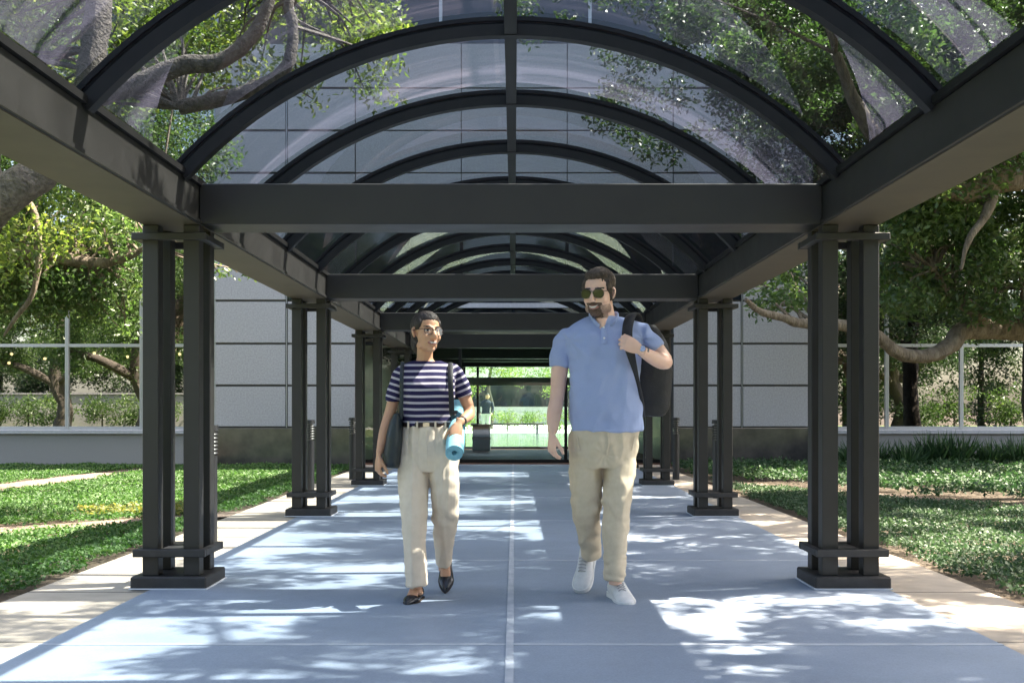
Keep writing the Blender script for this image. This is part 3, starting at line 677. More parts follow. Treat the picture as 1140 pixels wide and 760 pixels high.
# far courtyard trees and shrubs
for i, (x, y, h) in enumerate(((-5.2, 58, 6.), (-1.2, 57, 5.), (2.2, 60, 6.), (6, 58, 5.5), (-9, 62, 7), (10, 62, 7))):
    b = Vector((x, y, 0))
    tree('slender tree growing across the courtyard beyond the lobby', b, [([tuple(b), (x+.1, y, 1.1), (x-.1, y, 2.2), (x+.2, y, h*.8)], [.13, .1, .09, .04])],
         scatter(34, x, y, h*.62, 2.3, 1.6, h*.36, .35, .7, -.1, 90+i), .14, 160, 'leaf_bright', 'bark_dark', 'slender_tree', 'trees beyond the courtyard', False, 8)
for i, x in enumerate((-4.4, -3.0, -1.9, -.3, .9, 2.1, 3.6, 5.0)):
    o = empty('shrub', (x, 50.4+(i % 3)*.7, 0), label='rounded light green shrub at the far side of the courtyard', cat='shrub', group='shrubs across the courtyard')
    C, sh = fill_clumps([((random.uniform(-.4, .4), random.uniform(-.3, .3), random.uniform(.25, .9)), .42) for _ in range(7)], 420); leaf_cloud('foliage', C, .10, M['leaf_bright'], o, shade=sh)
    bm = bmesh.new(); tube(bm, [(0, 0, 0), (0, 0, .5)], .03, 6); obj('stem', bm, M['bark_dark'], o)
b = empty('courtyard_bench', (-.3, 46.5, 0), label='long low dark bench on the white pavement beyond the lobby', cat='bench')
obj('seat', B((-1.5, 1.5, -.25, .25, .38, .46)), M['blackmetal'], b); obj('leg', B((-1.3, -1.2, -.2, .2, .002, .379)), M['blackmetal'], b); obj('leg', B((1.2, 1.3, -.2, .2, .002, .379)), M['blackmetal'], b)
bh = empty('far_building', (0, 74, 0), label='pale low building beyond the far courtyard trees', cat='building')
obj('wall', B((-30, 30, 0, 8, 0, 7.5)), M['white_pave'], bh); obj('window_band', B((-29, 29, -.03, -.005, 1.2, 2.8), (-29, 29, -.03, -.005, 4.4, 6.0)), M['transom'], bh)

# ---------------------------------------------------------------- people
def hand(bm, wrist, d, n, thumb, s=1., curl=(25, 35, 25), rw=.027):
    """wrist point, direction to the knuckles, palm-facing direction, thumb-side direction"""
    d = Vector(d).normalized(); n = Vector(n); n = (n-d*n.dot(d)).normalized(); t = Vector(thumb); t = (t-d*t.dot(d)-n*t.dot(n)).normalized(); w_ = Vector(wrist)
    pl = .088*s
    tube(bm, [w_-d*.03*s, w_, w_+d*.03*s, w_+d*.06*s, w_+d*pl], [(rw, rw*.74), (rw*.98, rw*.66), (.034*s, .0155*s), (.040*s, .0135*s), (.037*s, .010*s)], 14, 3, up=t)
    for i, (ln, off) in enumerate(((.072, .028), (.080, .0095), (.074, -.0095), (.058, -.0275))):
        p = w_+d*(pl-.014*s-abs(off-.009)*.18*s)+t*off*s; a = 0; pts = [p-d*.012*s, p]; rad = [.0088*s, .0088*s]
        sp = off*1.6
        for j, f in enumerate((.45, .30, .25)):
            a += R(curl[j]+i*3); dd = (d*math.cos(a)+n*math.sin(a)+t*sp).normalized(); p = p+dd*ln*f*s; pts.append(p); rad.append((.0084, .0076, .0060)[j]*s)
        tube(bm, pts, rad, 8, 3)
    p = w_+d*.024*s+t*.021*s+n*.006*s; dd = (d*.80+t*.42+n*.42).normalized(); q = p+dd*.040*s; d2 = (d*.85+t*.18+n*.5).normalized(); r_ = q+d2*.032*s; e = r_+(d2*.8+d*.3).normalized()*.024*s
    tube(bm, [p-dd*.018*s, p, q, r_, e], [.014*s, .0155*s, .0115*s, .0100*s, .0070*s], 9, 3)
def head_shapes(bm, T, fem=False, smile=True):
    """skull, jaw, cheeks, nose, brow, lips, ears in head space (face towards -Y)"""
    jw = .95 if fem else 1.2
    ball(bm, (0, .016, .034), (.073, .092, .082), T, 24)
    ball(bm, (0, -.026, -.022), (.0605 if fem else .0645, .066, .078), T, 24)
    ball(bm, (0, -.030, -.068), (.050*jw, .052, .040), T, 20)
    ball(bm, (0, -.066, -.098), (.022*jw, .021, .017), T)
    for s in (-1, 1):
        ball(bm, (s*.036, -.056, -.030), (.023, .026, .024), T); ball(bm, (s*.044*jw, -.008, -.074), (.016, .032, .022), T)
        ball(bm, (s*.028, -.079, .024), (.022, .013, .0085), T); ball(bm, (s*.011, -.097, -.034), (.0088, .010, .0075), T)
        tube(bm, [T @ Vector((s*.070, .006, -.030)), T @ Vector((s*.078, .013, -.006)), T @ Vector((s*.079, .018, .018)), T @ Vector((s*.070, .008, .024))], [(.006, .012), (.007, .016), (.006, .014), (.005, .009)], 8, 3)
    tube(bm, [T @ Vector((0, -.082, .020)), T @ Vector((0, -.094, .0)), T @ Vector((0, -.109, -.026)), T @ Vector((0, -.100, -.037))], [.007, .0085, .0125, .009], 10, 3)
    tube(bm, [T @ Vector((-.026, -.080, -.0555)), T @ Vector((-.011, -.0925, -.0605)), T @ Vector((.011, -.0925, -.0605)), T @ Vector((.026, -.080, -.0555))], [.004, .0062, .0062, .004], 8, 3)
    tube(bm, [T @ Vector((-.022, -.081, -.060)), T @ Vector((-.008, -.0905, -.0725)), T @ Vector((.008, -.0905, -.0725)), T @ Vector((.022, -.081, -.060))], [.004, .0066, .0066, .004], 8, 3)
def fnoise(c, s, sd=0): return noise.noise(Vector(c)*s+Vector((sd, sd*2, 0)))
def creases(c, sd, amp=.006, sx=26, sz=7):
    v = noise.noise(Vector((c.x*sx, c.y*sx*.6, c.z*sz+sd))); w_ = noise.noise(Vector((c.x*9, c.y*9+sd, c.z*22)))
    return amp*(1-abs(v)*3.2)*.5+amp*.55*w_
def torus_loop(bm, T, c, rx, rz, r, n=28, sq=2.0, drop=0):
    pts = []
    for i in range(n+1):
        a = 2*math.pi*i/n; ca, sa = math.cos(a), math.sin(a)
        x = rx*math.copysign(abs(ca)**(2/sq), ca); z = rz*math.copysign(abs(sa)**(2/sq), sa)
        pts.append(T @ Vector((c[0]+x, c[1]+abs(x+c[0])*.18, c[2]+z)))
    tube(bm, pts, r, 6, 1, cap=True)
def lens_disc(bm, T, c, rx, rz, th=.0015, n=24, sq=2.3):
    vs = []
    for y in (-th, th):
        vs.append([bm.verts.new(T @ Vector((c[0]+rx*math.copysign(abs(math.cos(a))**(2/sq), math.cos(a)), c[1]+y+abs(c[0]+rx*math.cos(a))*.18, c[2]+rz*math.copysign(abs(math.sin(a))**(2/sq), math.sin(a))-(.004 if math.sin(a) < 0 else 0)*(1 if c[0]*math.cos(a) > 0 else 0)))) for a in [2*math.pi*i/n for i in range(n)]])
    bm.faces.new(vs[0]); bm.faces.new(vs[1][::-1])
    for i in range(n): bm.faces.new((vs[0][i], vs[0][(i+1) % n], vs[1][(i+1) % n], vs[1][i]))
def shoe(parent, heel, yaw, pitch, L, wd, h, kind, lab=None, roll=0):
    """heel point on the sole; toe direction -Y turned by yaw, heel lifted by pitch"""
    T = Matrix.Translation(heel) @ Matrix.Rotation(yaw, 4, 'Z') @ Matrix.Rotation(pitch, 4, 'X') @ Matrix.Rotation(roll, 4, 'Y')
    # pitch > 0 turns the toe (at -Y) downwards
    up = bmesh.new()
    if kind == 'sneaker':
        R_ = [(.0, .55, .60), (.04, .78, .92), (.12, .84, 1.0), (.30, .82, .98), (.45, .86, .80), (.62, .98, .58), (.78, 1.0, .46), (.90, .86, .38), (.975, .52, .28), (1.0, .15, .16)]
    else:
        R_ = [(.0, .5, .80), (.04, .70, .95), (.12, .76, .78), (.30, .76, .40), (.50, .86, .40), (.66, .96, .60), (.80, .80, .55), (.92, .48, .40), (1.0, .10, .2)]
    D = spline(R_, 4); n = 20; prev = None
    for d in D:
        ring = []
        for k in range(n):
            a = 2*math.pi*k/n; c, s = math.cos(a), math.sin(a)
            z = h*d[2]*.5*(1+math.copysign(abs(s)**.75, s)); x = wd*.5*d[1]*math.copysign(abs(c)**.8, c)*(1-.28*max(0, s)) + .006*math.sin(d[0]*3)
            ring.append(up.verts.new(T @ Vector((x, -d[0]*L, z+.006))))
        if prev:
            for k in range(n): up.faces.new((prev[k], prev[(k+1) % n], ring[(k+1) % n], ring[k]))
        else: up.faces.new(ring[::-1])
        prev = ring
    up.faces.new(prev)
    o = obj('shoe', up, M['shoe_white' if kind == 'sneaker' else 'flat_shoe'], parent, smooth=True)
    if lab: o['label'] = lab
    sb = bmesh.new(); th = .028 if kind == 'sneaker' else .009; rings = []
    for z, gr in ((0, 1.0), (th, 1.03)):
        rings.append([sb.verts.new(T @ Vector((sx*wd*.5*d[1]*gr*1.04+.006*math.sin(d[0]*3), -d[0]*L*1.012+.003, z))) for sx, seq in ((1, D), (-1, D[::-1])) for d in seq])
    m_ = len(rings[0])
    for k in range(m_): sb.faces.new((rings[0][k], rings[0][(k+1) % m_], rings[1][(k+1) % m_], rings[1][k]))
    sb.faces.new(rings[0][::-1]); sb.faces.new(rings[1]); bmesh.ops.remove_doubles(sb, verts=sb.verts[:], dist=.0005)
    obj('sole', sb, M['sole_white' if kind == 'sneaker' else 'sole_dark'], o)
    if kind == 'sneaker':
        lb = bmesh.new()
        for i in range(5):
            y = -L*(.40+.055*i); z = h*(.93-.085*i)+.014; x = wd*.20
            tube(lb, [T @ Vector((-x, y, z-.012)), T @ Vector((0, y-.004, z)), T @ Vector((x, y, z-.012))], .0034, 5, 3)
        obj('laces', lb, M['lace'], o)
    return o

def place(root):
    rv = root.location
    return lambda px, py, dy=0.: P(px, py, 6.2+dy)-rv

# ---- the man
man = empty('person', (P(676, 455, 6.2).x, 6.2, .004), label='bearded man in blue polo shirt, khaki trousers and sunglasses walking with a black backpack', cat='person')
Q = place(man)
hc = Q(666.5, 326.5, -.015)
TM = Matrix.Translation(hc) @ Matrix.Rotation(R(-24), 4, 'Z') @ Matrix.Rotation(R(7), 4, 'X') @ Matrix.Scale(1.10, 4)
bm = bmesh.new(); head_shapes(bm, TM)
tube(bm, [Q(676, 378, .03), Q(674, 362, .03), Q(671, 345, .02), Q(669, 330, .02)], [(.085, .075), (.066, .064), (.060, .062), (.06, .06)], 18, 3)
def pxstack(rows, Q_, sx=1.0):
    out = []
    for (py, a, b, dy, ry) in rows:
        c = Q_((a+b)/2, py, dy); out.append((c.x, c.y, c.z, (b-a)/2/201.6*sx, ry))
    return out
def torso_rows(): return [(512, 648, 700, .03, .085), (490, 640, 708, .02, .115), (455, 641, 707, .01, .12), (420, 642, 706, .01, .115), (385, 636, 712, .02, .11), (368, 632, 718, .03, .085), (358, 645, 705, .03, .065)]
stack(bm, pxstack(torso_rows(), Q), 24, 3)
tube(bm, [Q(670, 350, .0), Q(670, 359, -.040), Q(669.5, 369.5, -.066)], [.050, .031, .007], 14, 3)
armR = [Q(632, 377, .03), Q(624, 405, .04), Q(620.5, 440, .03), Q(617, 460, -.01), Q(615, 481, -.05)]
tube(bm, armR, [.050, .049, .040, .041, .027], 16, 4)
hand(bm, Q(614.5, 484, -.055), (-.03, -.15, -1), (.9, .45, 0), (.1, -1, .1), 1.02, (18, 30, 25))
armL = [Q(710, 371, .03), Q(728, 387, .0), Q(741.5, 402.5, -.03)]
tube(bm, armL, [.052, .051, .042], 16, 4)
tube(bm, [Q(742, 403, -.02), Q(736, 402, -.07), Q(725, 397, -.13), Q(714, 390.5, -.19)], [.040, .043, .037, .027], 16, 4)
hand(bm, Q(713, 389.5, -.195), (-.88, -.10, .42), (-.10, 1, -.15), (.35, -.15, .95), 1.04, (22, 42, 35))
# legs
legA = [Q(655, 515, .02), Q(652, 560, .05), Q(655, 592, .17), Q(658, 620, .25)]; legB = [Q(690, 515, .02), Q(688, 560, -.05), Q(686, 605, -.04), Q(685, 650, -.03)]
for L_ in (legA, legB): tube(bm, L_, [.070, .055, .046, .036], 16, 4)
TMi = TM.inverted()
def face_m(c):
    q = TMi @ Vector(c)
    if abs(q.x) > .09 or q.z < -.13 or q.z > .14 or q.y > .03: return 0
    mouth = (q.x/.022)**2+((q.z+.0655+(-.35*q.x*q.x/.02))/.0042)**2
    if mouth < 1 and q.y < -.06: return 3
    if (q.x/.026)**2+((q.z+.065)/.0095)**2 < 1 and q.y < -.06: return 1
    j = .0
    if q.z < -.050+.010*math.cos(q.x*60)+.18*max(0, abs(q.x)-.03) and q.z > -.122 and q.y < -.012:
        return 2 if abs(q.x)+.35*noise.noise(Vector((q.x*90, q.y*90, q.z*90)))*.02 < .034 else 5
    if abs(q.x) < .040 and -.0555 < q.z < -.0435 and q.y < -.055: return 2
    if ((abs(q.x)-.030)/.020)**2+((q.z-.026)/.0045)**2 < 1 and q.y < -.05: return 4
    return 0
solid('body', bm, .0042, [M['skin_m'], M['lip_m'], M['beard'], M['teeth'], M['brow'], M['stubble']], man, 2, matfn=face_m)
# hair
bm = bmesh.new()
ball(bm, (0, .026, .052), (.0785, .092, .080), TM, 24); ball(bm, (0, -.026, .092), (.058, .052, .030), TM, 20); ball(bm, (0, .045, .0), (.074, .070, .062), TM, 20)
for s in (-1, 1): ball(bm, (s*.062, -.010, .036), (.016, .036, .038), TM); ball(bm, (s*.063, -.004, -.006), (.009, .014, .034), TM)
solid('hair', bm, .004, M['hair_m'], man, 2, fold=lambda c, n_: .004*fnoise(c, 60)+.003*fnoise((c.x*120, c.y*120, c.z*30), 1, 3))
# sunglasses
sg = empty('sunglasses', (0, 0, 0), parent=man); sg['label'] = 'dark aviator sunglasses'
for s in (-1, 1):
    bm = bmesh.new(); lens_disc(bm, TM, (s*.032, -.1000, .002), .0265, .0215); obj('lens', bm, M['dark_lens'], sg)
bm = bmesh.new()
for s in (-1, 1):
    torus_loop(bm, TM, (s*.032, -.1005, .001), .0275, .0225, .0014, sq=2.3)
    tube(bm, [TM @ Vector((s*.058, -.0915, .012)), TM @ Vector((s*.074, -.05, .012)), TM @ Vector((s*.080, .010, .010))], .0018, 6, 3)
tube(bm, [TM @ Vector((-.008, -.100, .010)), TM @ Vector((0, -.103, .013)), TM @ Vector((.008, -.100, .010))], .0016, 6, 3)
obj('frame', bm, M['frame_gold'], sg)
# polo shirt
bm = bmesh.new()
rows = [(479.5, 636, 716, .01, .150), (470, 635.5, 715.5, .01, .152), (450, 635, 713.5, .0, .158), (425, 635, 712.5, .0, .152), (400, 633.5, 713, .005, .142), (384, 629, 716.5, .01, .132), (372, 624.5, 720.5, .02, .112), (364, 632, 715, .03, .092), (357, 645, 702, .03, .078), (352.5, 654, 692, .03, .066)]
stack(bm, pxstack(rows, Q), 32, 4, 2.3)
slR = [Q(643, 372, .03), Q(631, 377, .03), Q(625, 392, .035), Q(623.5, 408, .035)]; tube(bm, slR, [.045, .058, .056, .0545], 18, 4)
slL = [Q(700, 366, .03), Q(712, 371, .025), Q(723, 381, .0), Q(730, 389.5, -.008)]; tube(bm, slL, [.045, .060, .060, .056], 18, 4)
def polo_fold(c, n_):
    f = creases(c, 1.7, .012, 9, 5)+.0035*fnoise((c.x*1.0, c.y, c.z*.45-c.x*.5), 22)
    a = Q(627, 380, .03); dd = (Vector((c.x, 0, c.z))-Vector((a.x+.03, 0, a.z))); f += .003*math.sin(math.atan2(dd.z, dd.x)*7)*math.exp(-(dd.length/.12)**2)
    b = Q(714, 378, .0); dd = (Vector((c.x, 0, c.z))-Vector((b.x, 0, b.z))); f += .003*math.sin(math.atan2(dd.z, dd.x)*7)*math.exp(-(dd.length/.12)**2)
    if c.z < 1.15: f += .006*math.sin(c.z*42+c.x*9)*(1.15-c.z)*3*(.5+fnoise(c, 7))
    return f
ps = solid('polo_shirt', bm, .006, M['polo'], man, 4, fold=polo_fold)
def on_front(o, x, z, parent_off=.004):
    best = min((v.co for v in o.data.vertices if v.co.y < .05), key=lambda c: (c.x-x)**2+(c.z-z)**2+(0 if c.y < 0 else .01)); ys = [v.co.y for v in o.data.vertices if abs(v.co.x-x) < .012 and abs(v.co.z-z) < .012]
    return Vector((x, (min(ys) if ys else best.y)-parent_off, z))
# collar, placket, buttons, sleeve hems
bm = bmesh.new(); ctr = Q(672, 354, .025)
for s in (-1, 1):
    pts = [ctr+Vector((0, .075, .018)), ctr+Vector((s*.055, .05, .020)), ctr+Vector((s*.074, -.01, .006)), ctr+Vector((s*.056, -.066, -.030)), ctr+Vector((s*.030, -.098, -.052))]
    tube(bm, pts, [(.008, .022), (.008, .024), (.009, .026), (.009, .026), (.006, .014)], 10, 4, up=(0, -1, 0))
solid('shirt_collar', bm, .004, M['polo'], ps, 1)
bm = bmesh.new()
pl = [on_front(ps, ctr.x-.008, ctr.z-.060-.03*i, .001) for i in range(4)]
tube(bm, pl, [(.016, .003)]*4, 8, 3, up=(1, 0, 0)); obj('placket', bm, M['polo'], ps, smooth=True)
for i in (0, 2):
    bm = bmesh.new(); ball(bm, pl[i]+Vector((0, -.005, 0)), (.006, .003, .006)); obj('button', bm, M['button'], ps)
# neck opening shows skin under the collar
# trousers
bm = bmesh.new()
rows = [(507, 634.5, 709, .02, .135), (497, 633.5, 710, .02, .140), (486, 634, 711.5, .015, .140), (474, 637, 712, .01, .135)]
stack(bm, pxstack([(520, 640, 704, .03, .125)]+rows, Q), 28, 3, 2.2)
tA = [Q(653.5, 497, .03), Q(652.5, 520, .035), Q(652.3, 545, .04), Q(652.8, 565, .06), Q(655, 590, .15), Q(656.8, 608, .21), Q(657.5, 618, .235)]
tube(bm, tA, [(.088, .11), (.090, .105), (.086, .095), (.080, .088), (.066, .076), (.058, .068), (.056, .066)], 24, 4, up=(1, 0, 0))
tB = [Q(690, 497, .02), Q(690, 520, .01), Q(688, 545, -.03), Q(686.8, 562, -.055), Q(685.5, 590, -.04), Q(684.5, 620, -.02), Q(684.5, 644, -.015)]
tube(bm, tB, [(.086, .11), (.088, .105), (.080, .095), (.073, .085), (.068, .078), (.060, .070), (.058, .068)], 24, 4, up=(1, 0, 0))
def khaki_fold(c, n_):
    f = creases(c, 5.1, .011, 12, 4.5)
    for kx, kz, am in ((652, 566, .011), (687, 566, .010)):
        k_ = Q(kx, kz); 
        if abs(c.x-k_.x) < .11: f += am*.8*math.sin((c.z-k_.z)*62+c.x*34*(1 if kx > 660 else -1)+fnoise(c, 6)*4)*math.exp(-((c.z-k_.z)/.075)**2)*(.5+1.3*fnoise(c, 11))
    if c.z < .36: f += .008*math.sin(c.z*110+c.x*30+fnoise(c, 10)*7)*(.36-c.z)*2.4*(.4+1.5*fnoise(c, 12, 4))
    cr = Q(671, 505); dd = Vector((c.x-cr.x, 0, c.z-cr.z)); f += .007*math.sin(math.atan2(dd.z, dd.x)*11)*math.exp(-(dd.length/.12)**2)*.25
    f += .004*fnoise(c, 16)
    return f
tr = solid('trousers', bm, .006, M['khaki'], man, 3, fold=khaki_fold)
bm = bmesh.new(); a = Q(674, 480); pts = [on_front(tr, a.x+.006*math.sin(i), a.z-.03*i-.005, .0005) for i in range(5)]
tube(bm, pts, [(.006, .002)]*5, 6, 3, up=(1, 0, 0)); obj('fly_seam', bm, M['khaki'], tr, smooth=True)
for s_, xx in ((-1, 641), (1, 705)):
    bm = bmesh.new(); pts = [on_front(tr, Q(xx-s_*i*1.1, 0).x, Q(0, 484+i*5.5).z, .0005) for i in range(4)]; tube(bm, pts, .0025, 6, 3); obj('pocket_seam', bm, M['khaki'], tr, smooth=True)
# shoes: left of picture trails with the heel up, right of picture is planted
mv = man.location
toe = P(645, 659, 6.2*1.025)-mv
def heel_from_toe(toe, yaw, pitch, L):
    d = Matrix.Rotation(yaw, 3, 'Z') @ Matrix.Rotation(pitch, 3, 'X') @ Vector((0, -L, 0)); return Vector((toe.x, toe.y, .0))-d
shoe(man, heel_from_toe(Vector((P(646, 659, 6.35).x-mv.x, .17, 0)), R(-17), R(40), .295), R(-17), R(40), .295, .108, .105, 'sneaker', 'white sneaker with its heel lifted')
shoe(man, Vector((P(686, 660, 6.15).x-mv.x, .10, 0)), R(9), R(3), .30, .110, .108, 'sneaker')
# watch
bm = bmesh.new(); wp = Q(716, 391, -.175); ax = (Q(713, 389.5, -.195)-Q(725, 397, -.13)).normalized()
tube(bm, [wp-ax*.011, wp+ax*.011], [.0325, .0315], 18); wt = obj('wrist_watch', bm, M['blackmetal'], man, smooth=False)
bm = bmesh.new(); q = wp+Vector((-.006, -.031, .010)); tube(bm, [q, q+Vector((-.002, -.008, .003))], .017, 18); obj('watch_face', bm, M['steel'], wt)
# backpack, slung over his left shoulder
bp = empty('backpack', (P(730, 455, 6.45).x, 6.45, .87), label='black backpack hanging behind the man with its strap over his shoulder', cat='backpack')
bv = bp.location
def QB(px, py, dy=0.): return P(px, py, 6.2+dy)-bv
bm = bmesh.new()
rows = [(463, 710, 738, .25, .06), (455, 706, 744, .26, .085), (430, 702, 748, .27, .10), (400, 702, 747, .26, .095), (375, 706, 738, .24, .08), (362, 712, 730, .22, .05)]
stack(bm, [(r[0], r[1], r[2], r[3]*1.03, r[4]) for r in pxstack(rows, QB)], 24, 4, 2.8)
solid('main_compartment', bm, .008, M['pack'], bp, 3, fold=lambda c, n_: creases(c, 9, .008, 9, 8))
bm = bmesh.new(); stack(bm, [(r[0]+.0, r[1], r[2], r[3]*1.0, r[4]) for r in pxstack([(462, 722, 741, .33, .05), (450, 718, 745, .36, .055), (425, 718, 746, .36, .055), (412, 722, 740, .33, .04)], QB)], 20, 4, 2.6)
solid('front_pocket', bm, .008, M['pack'], bp, 2)
bm = bmesh.new(); tube(bm, [QB(712, 362, .18), QB(708, 352, .08), QB(703.5, 350.5, .02), QB(700.5, 356, -.05), QB(698.5, 366, -.10), QB(698.5, 378, -.135), QB(702.5, 395, -.16), QB(709, 420, -.14), QB(714.5, 445, -.05), QB(716, 462, .10), QB(714, 464, .2)],
     [(.028, .008), (.031, .011), (.033, .012), (.033, .012), (.031, .011), (.030, .010), (.023, .006), (.012, .004), (.011, .004), (.011, .004), (.011, .004)], 12, 5, up=(1, 0, 0))
obj('shoulder_strap', bm, M['pack'], bp, smooth=True)

# ---- the woman
wom = empty('person', (P(476, 455, 6.2).x, 6.2, .004), label='smiling woman in striped top, glasses and cream trousers walking with a rolled mat', cat='person')
Q = place(wom)
hc = Q(475.0, 370.5, -.01)
TW = Matrix.Translation(hc) @ Matrix.Rotation(R(30), 4, 'Z') @ Matrix.Rotation(R(-3), 4, 'X') @ Matrix.Rotation(R(4), 4, 'Y') @ Matrix.Scale(.985, 4)
bm = bmesh.new(); head_shapes(bm, TW, True)
tube(bm, [Q(473.5, 409, .03), Q(473, 401, .03), Q(473, 392, .025), Q(473, 378, .02)], [(.105, .062), (.050, .046), (.044, .045), (.043, .046)], 18, 3)
rows = [(410, 452, 502, .03, .055), (416, 449, 507, .02, .08), (440, 450, 504, .0, .09), (468, 452, 501, .01, .08), (500, 448, 508, .02, .10), (520, 449, 507, .02, .09)]
stack(bm, pxstack(rows, Q), 24, 3)
tube(bm, [Q(454, 415, .03), Q(441.5, 432, .03), Q(435.5, 455, .02), Q(428, 480, -.02), Q(422.5, 504, -.06)], [.032, .034, .032, .030, .020], 16, 4)
hand(bm, Q(421.5, 508, -.065), (-.05, -.12, -1), (.85, .5, 0), (.15, -1, .1), .90, (22, 35, 25), .0205)
tube(bm, [Q(499, 414, .03), Q(512.5, 432, .05), Q(521.5, 452, .05)], [.032, .038, .032], 16, 4)
tube(bm, [Q(521.5, 452, .055), Q(522, 461, .03), Q(517, 466, -.04), Q(511.5, 470, -.10)], [.031, .033, .028, .020], 16, 4)
hand(bm, Q(510.5, 471, -.11), (-.20, -.42, -.88), (-.35, .75, -.55), (-.95, -.1, .05), .92, (14, 30, 28), .0205)
legA = [Q(461, 520, .02), Q(461, 565, -.03), Q(462.5, 605, -.06), Q(463.5, 655, -.06)]; legB = [Q(493, 520, .02), Q(495.5, 565, .0), Q(494, 600, .17), Q(494, 634, .29)]
tube(bm, legA, [.075, .052, .042, .030], 16, 4); tube(bm, legB, [.075, .052, .042, .030], 16, 4)
wv = wom.location
toeB = Vector((P(495.5, 661, 6.38).x-wv.x, .17, .012))
def heel_from_toe(toe, yaw, pitch, L):
    d = Matrix.Rotation(yaw, 3, 'Z') @ Matrix.Rotation(pitch, 3, 'X') @ Vector((0, -L, 0)); return Vector((toe.x, toe.y, .0))-d
feet = [(Vector((P(465.5, 657, 6.16).x-wv.x, .04, 0)), R(-12), R(2)), (heel_from_toe(toeB, R(3), R(44), .245), R(3), R(44))]
for hl, yw, pt in feet:   # bare insteps above the flat shoes
    FT = Matrix.Translation(hl) @ Matrix.Rotation(yw, 4, 'Z') @ Matrix.Rotation(pt, 4, 'X')
    tube(bm, [FT @ Vector((0, -.035, .085)), FT @ Vector((0, -.060, .068)), FT @ Vector((.001, -.105, .050)), FT @ Vector((.003, -.150, .034)), FT @ Vector((.004, -.175, .026))], [(.029, .029), (.029, .030), (.029, .024), (.030, .016), (.026, .010)], 14, 3, up=(1, 0, 0))
tube(bm, [Q(463.5, 645, -.06), Q(463.8, 655, -.06), Q(464, 661, -.07)], [.029, .031, .036], 12, 3)
TWi = TW.inverted()
def face_w(c):
    q = TWi @ Vector(c)
    if abs(q.x) > .09 or q.z < -.13 or q.z > .14 or q.y > .0: return 0
    curve = 6.5*q.x*q.x
    if (q.x/.021)**2+((q.z+.0655-curve)/.0046)**2 < 1 and q.y < -.055: return 2
    if (q.x/.027)**2+((q.z+.066-curve*.8)/.0105)**2 < 1 and q.y < -.055: return 1
    ex = abs(q.x)-.030
    if (ex/.0052)**2+((q.z-.003)/.0048)**2 < 1 and q.y < -.05: return 3
    if (ex/.0125)**2+((q.z-.003)/.0050)**2 < 1 and q.y < -.05: return 2
    if (ex/.0150)**2+((q.z-.005)/.0065)**2 < 1 and q.z > .005 and q.y < -.05: return 3
    if ((abs(q.x)-.031)/.020)**2+((q.z-.0275+ex*ex*9)/.0030)**2 < 1 and q.y < -.05: return 4
    return 0
solid('body', bm, .0040, [M['skin_w'], M['lip_w'], M['teeth'], M['eye'], M['brow']], wom, 2, matfn=face_w)
bm = bmesh.new()
ball(bm, (0, .020, .0655), (.0755, .0885, .061), TW, 24); ball(bm, (0, .040, .045), (.078, .078, .078), TW, 24); ball(bm, (0, .055, .0), (.068, .060, .066), TW, 20)
for s in (-1, 1): ball(bm, (s*.060, -.002, .045), (.0175, .045, .040), TW, 18)
ball(bm, (0, .115, .0), (.040, .035, .045), TW, 18)
tube(bm, [TW @ Vector((0, .110, .0)), TW @ Vector((-.008, .118, -.04)), TW @ Vector((-.012, .105, -.08)), TW @ Vector((-.010, .095, -.11))], [.034, .032, .022, .008], 14, 4)
solid('hair', bm, .004, M['hair_w'], wom, 2, fold=lambda c, n_: .0025*fnoise((c.x*110, c.y*110, c.z*30), 1, 3))
eg = empty('eyeglasses', (0, 0, 0), parent=wom); eg['label'] = 'round thin dark framed glasses'
for s in (-1, 1):
    bm = bmesh.new(); lens_disc(bm, TW, (s*.032, -.0985, .001), .0245, .0215, sq=2.1); obj('lens', bm, M['lens_clear'], eg)
bm = bmesh.new()
for s in (-1, 1):
    torus_loop(bm, TW, (s*.032, -.0990, .0005), .0255, .0225, .0017, sq=2.1)
    tube(bm, [TW @ Vector((s*.057, -.090, .008)), TW @ Vector((s*.072, -.05, .008)), TW @ Vector((s*.080, .012, .008))], .0017, 6, 3)
tube(bm, [TW @ Vector((-.008, -.098, .006)), TW @ Vector((0, -.100, .008)), TW @ Vector((.008, -.098, .006))], .0015, 6, 3)
obj('frame', bm, M['frame_gold'], eg)
# striped top
bm = bmesh.new()
rows = [(473.5, 449.5, 503, .01, .093), (466, 449, 503, .005, .094), (455, 449, 503, -.005, .098), (443, 448, 505, -.02, .108), (432, 447, 506.5, -.025, .116), (420, 446, 508, -.005, .104), (411, 446, 508, .02, .082), (405.5, 451, 502, .03, .066), (402.8, 458, 492, .03, .055)]
stack(bm, pxstack(rows, Q), 32, 4, 2.25)
s1 = [Q(458, 412, .03), Q(448, 415.5, .03), Q(440.8, 430, .03), Q(438, 447, .03)]; s2 = [Q(496, 411, .03), Q(505.5, 414.5, .03), Q(513, 427, .045), Q(516.5, 440.5, .05)]
tube(bm, s1, [.036, .046, .045, .0425], 18, 4); tube(bm, s2, [.036, .046, .048, .0465], 18, 4)
def band(c):
    z = c.z
    for a, b, xs in ((s1[1], s1[3], -1), (s2[1], s2[3], 1)):
        d = (b-a).normalized(); t = (Vector(c)-a).dot(d)
        lim = a.x+xs*(-.005)
        if (c.x-lim)*xs > 0 and ((Vector(c)-a)-d*t).length < .075: return t+.0172+.02
    return z+.10+.004*fnoise(c, 6)
def top_fold(c, n_):
    f = creases(c, 3.1, .0075, 13, 6)
    if c.z < 1.12: f += .004*math.sin(c.z*70+c.x*22)*(1.12-c.z)*6
    return f
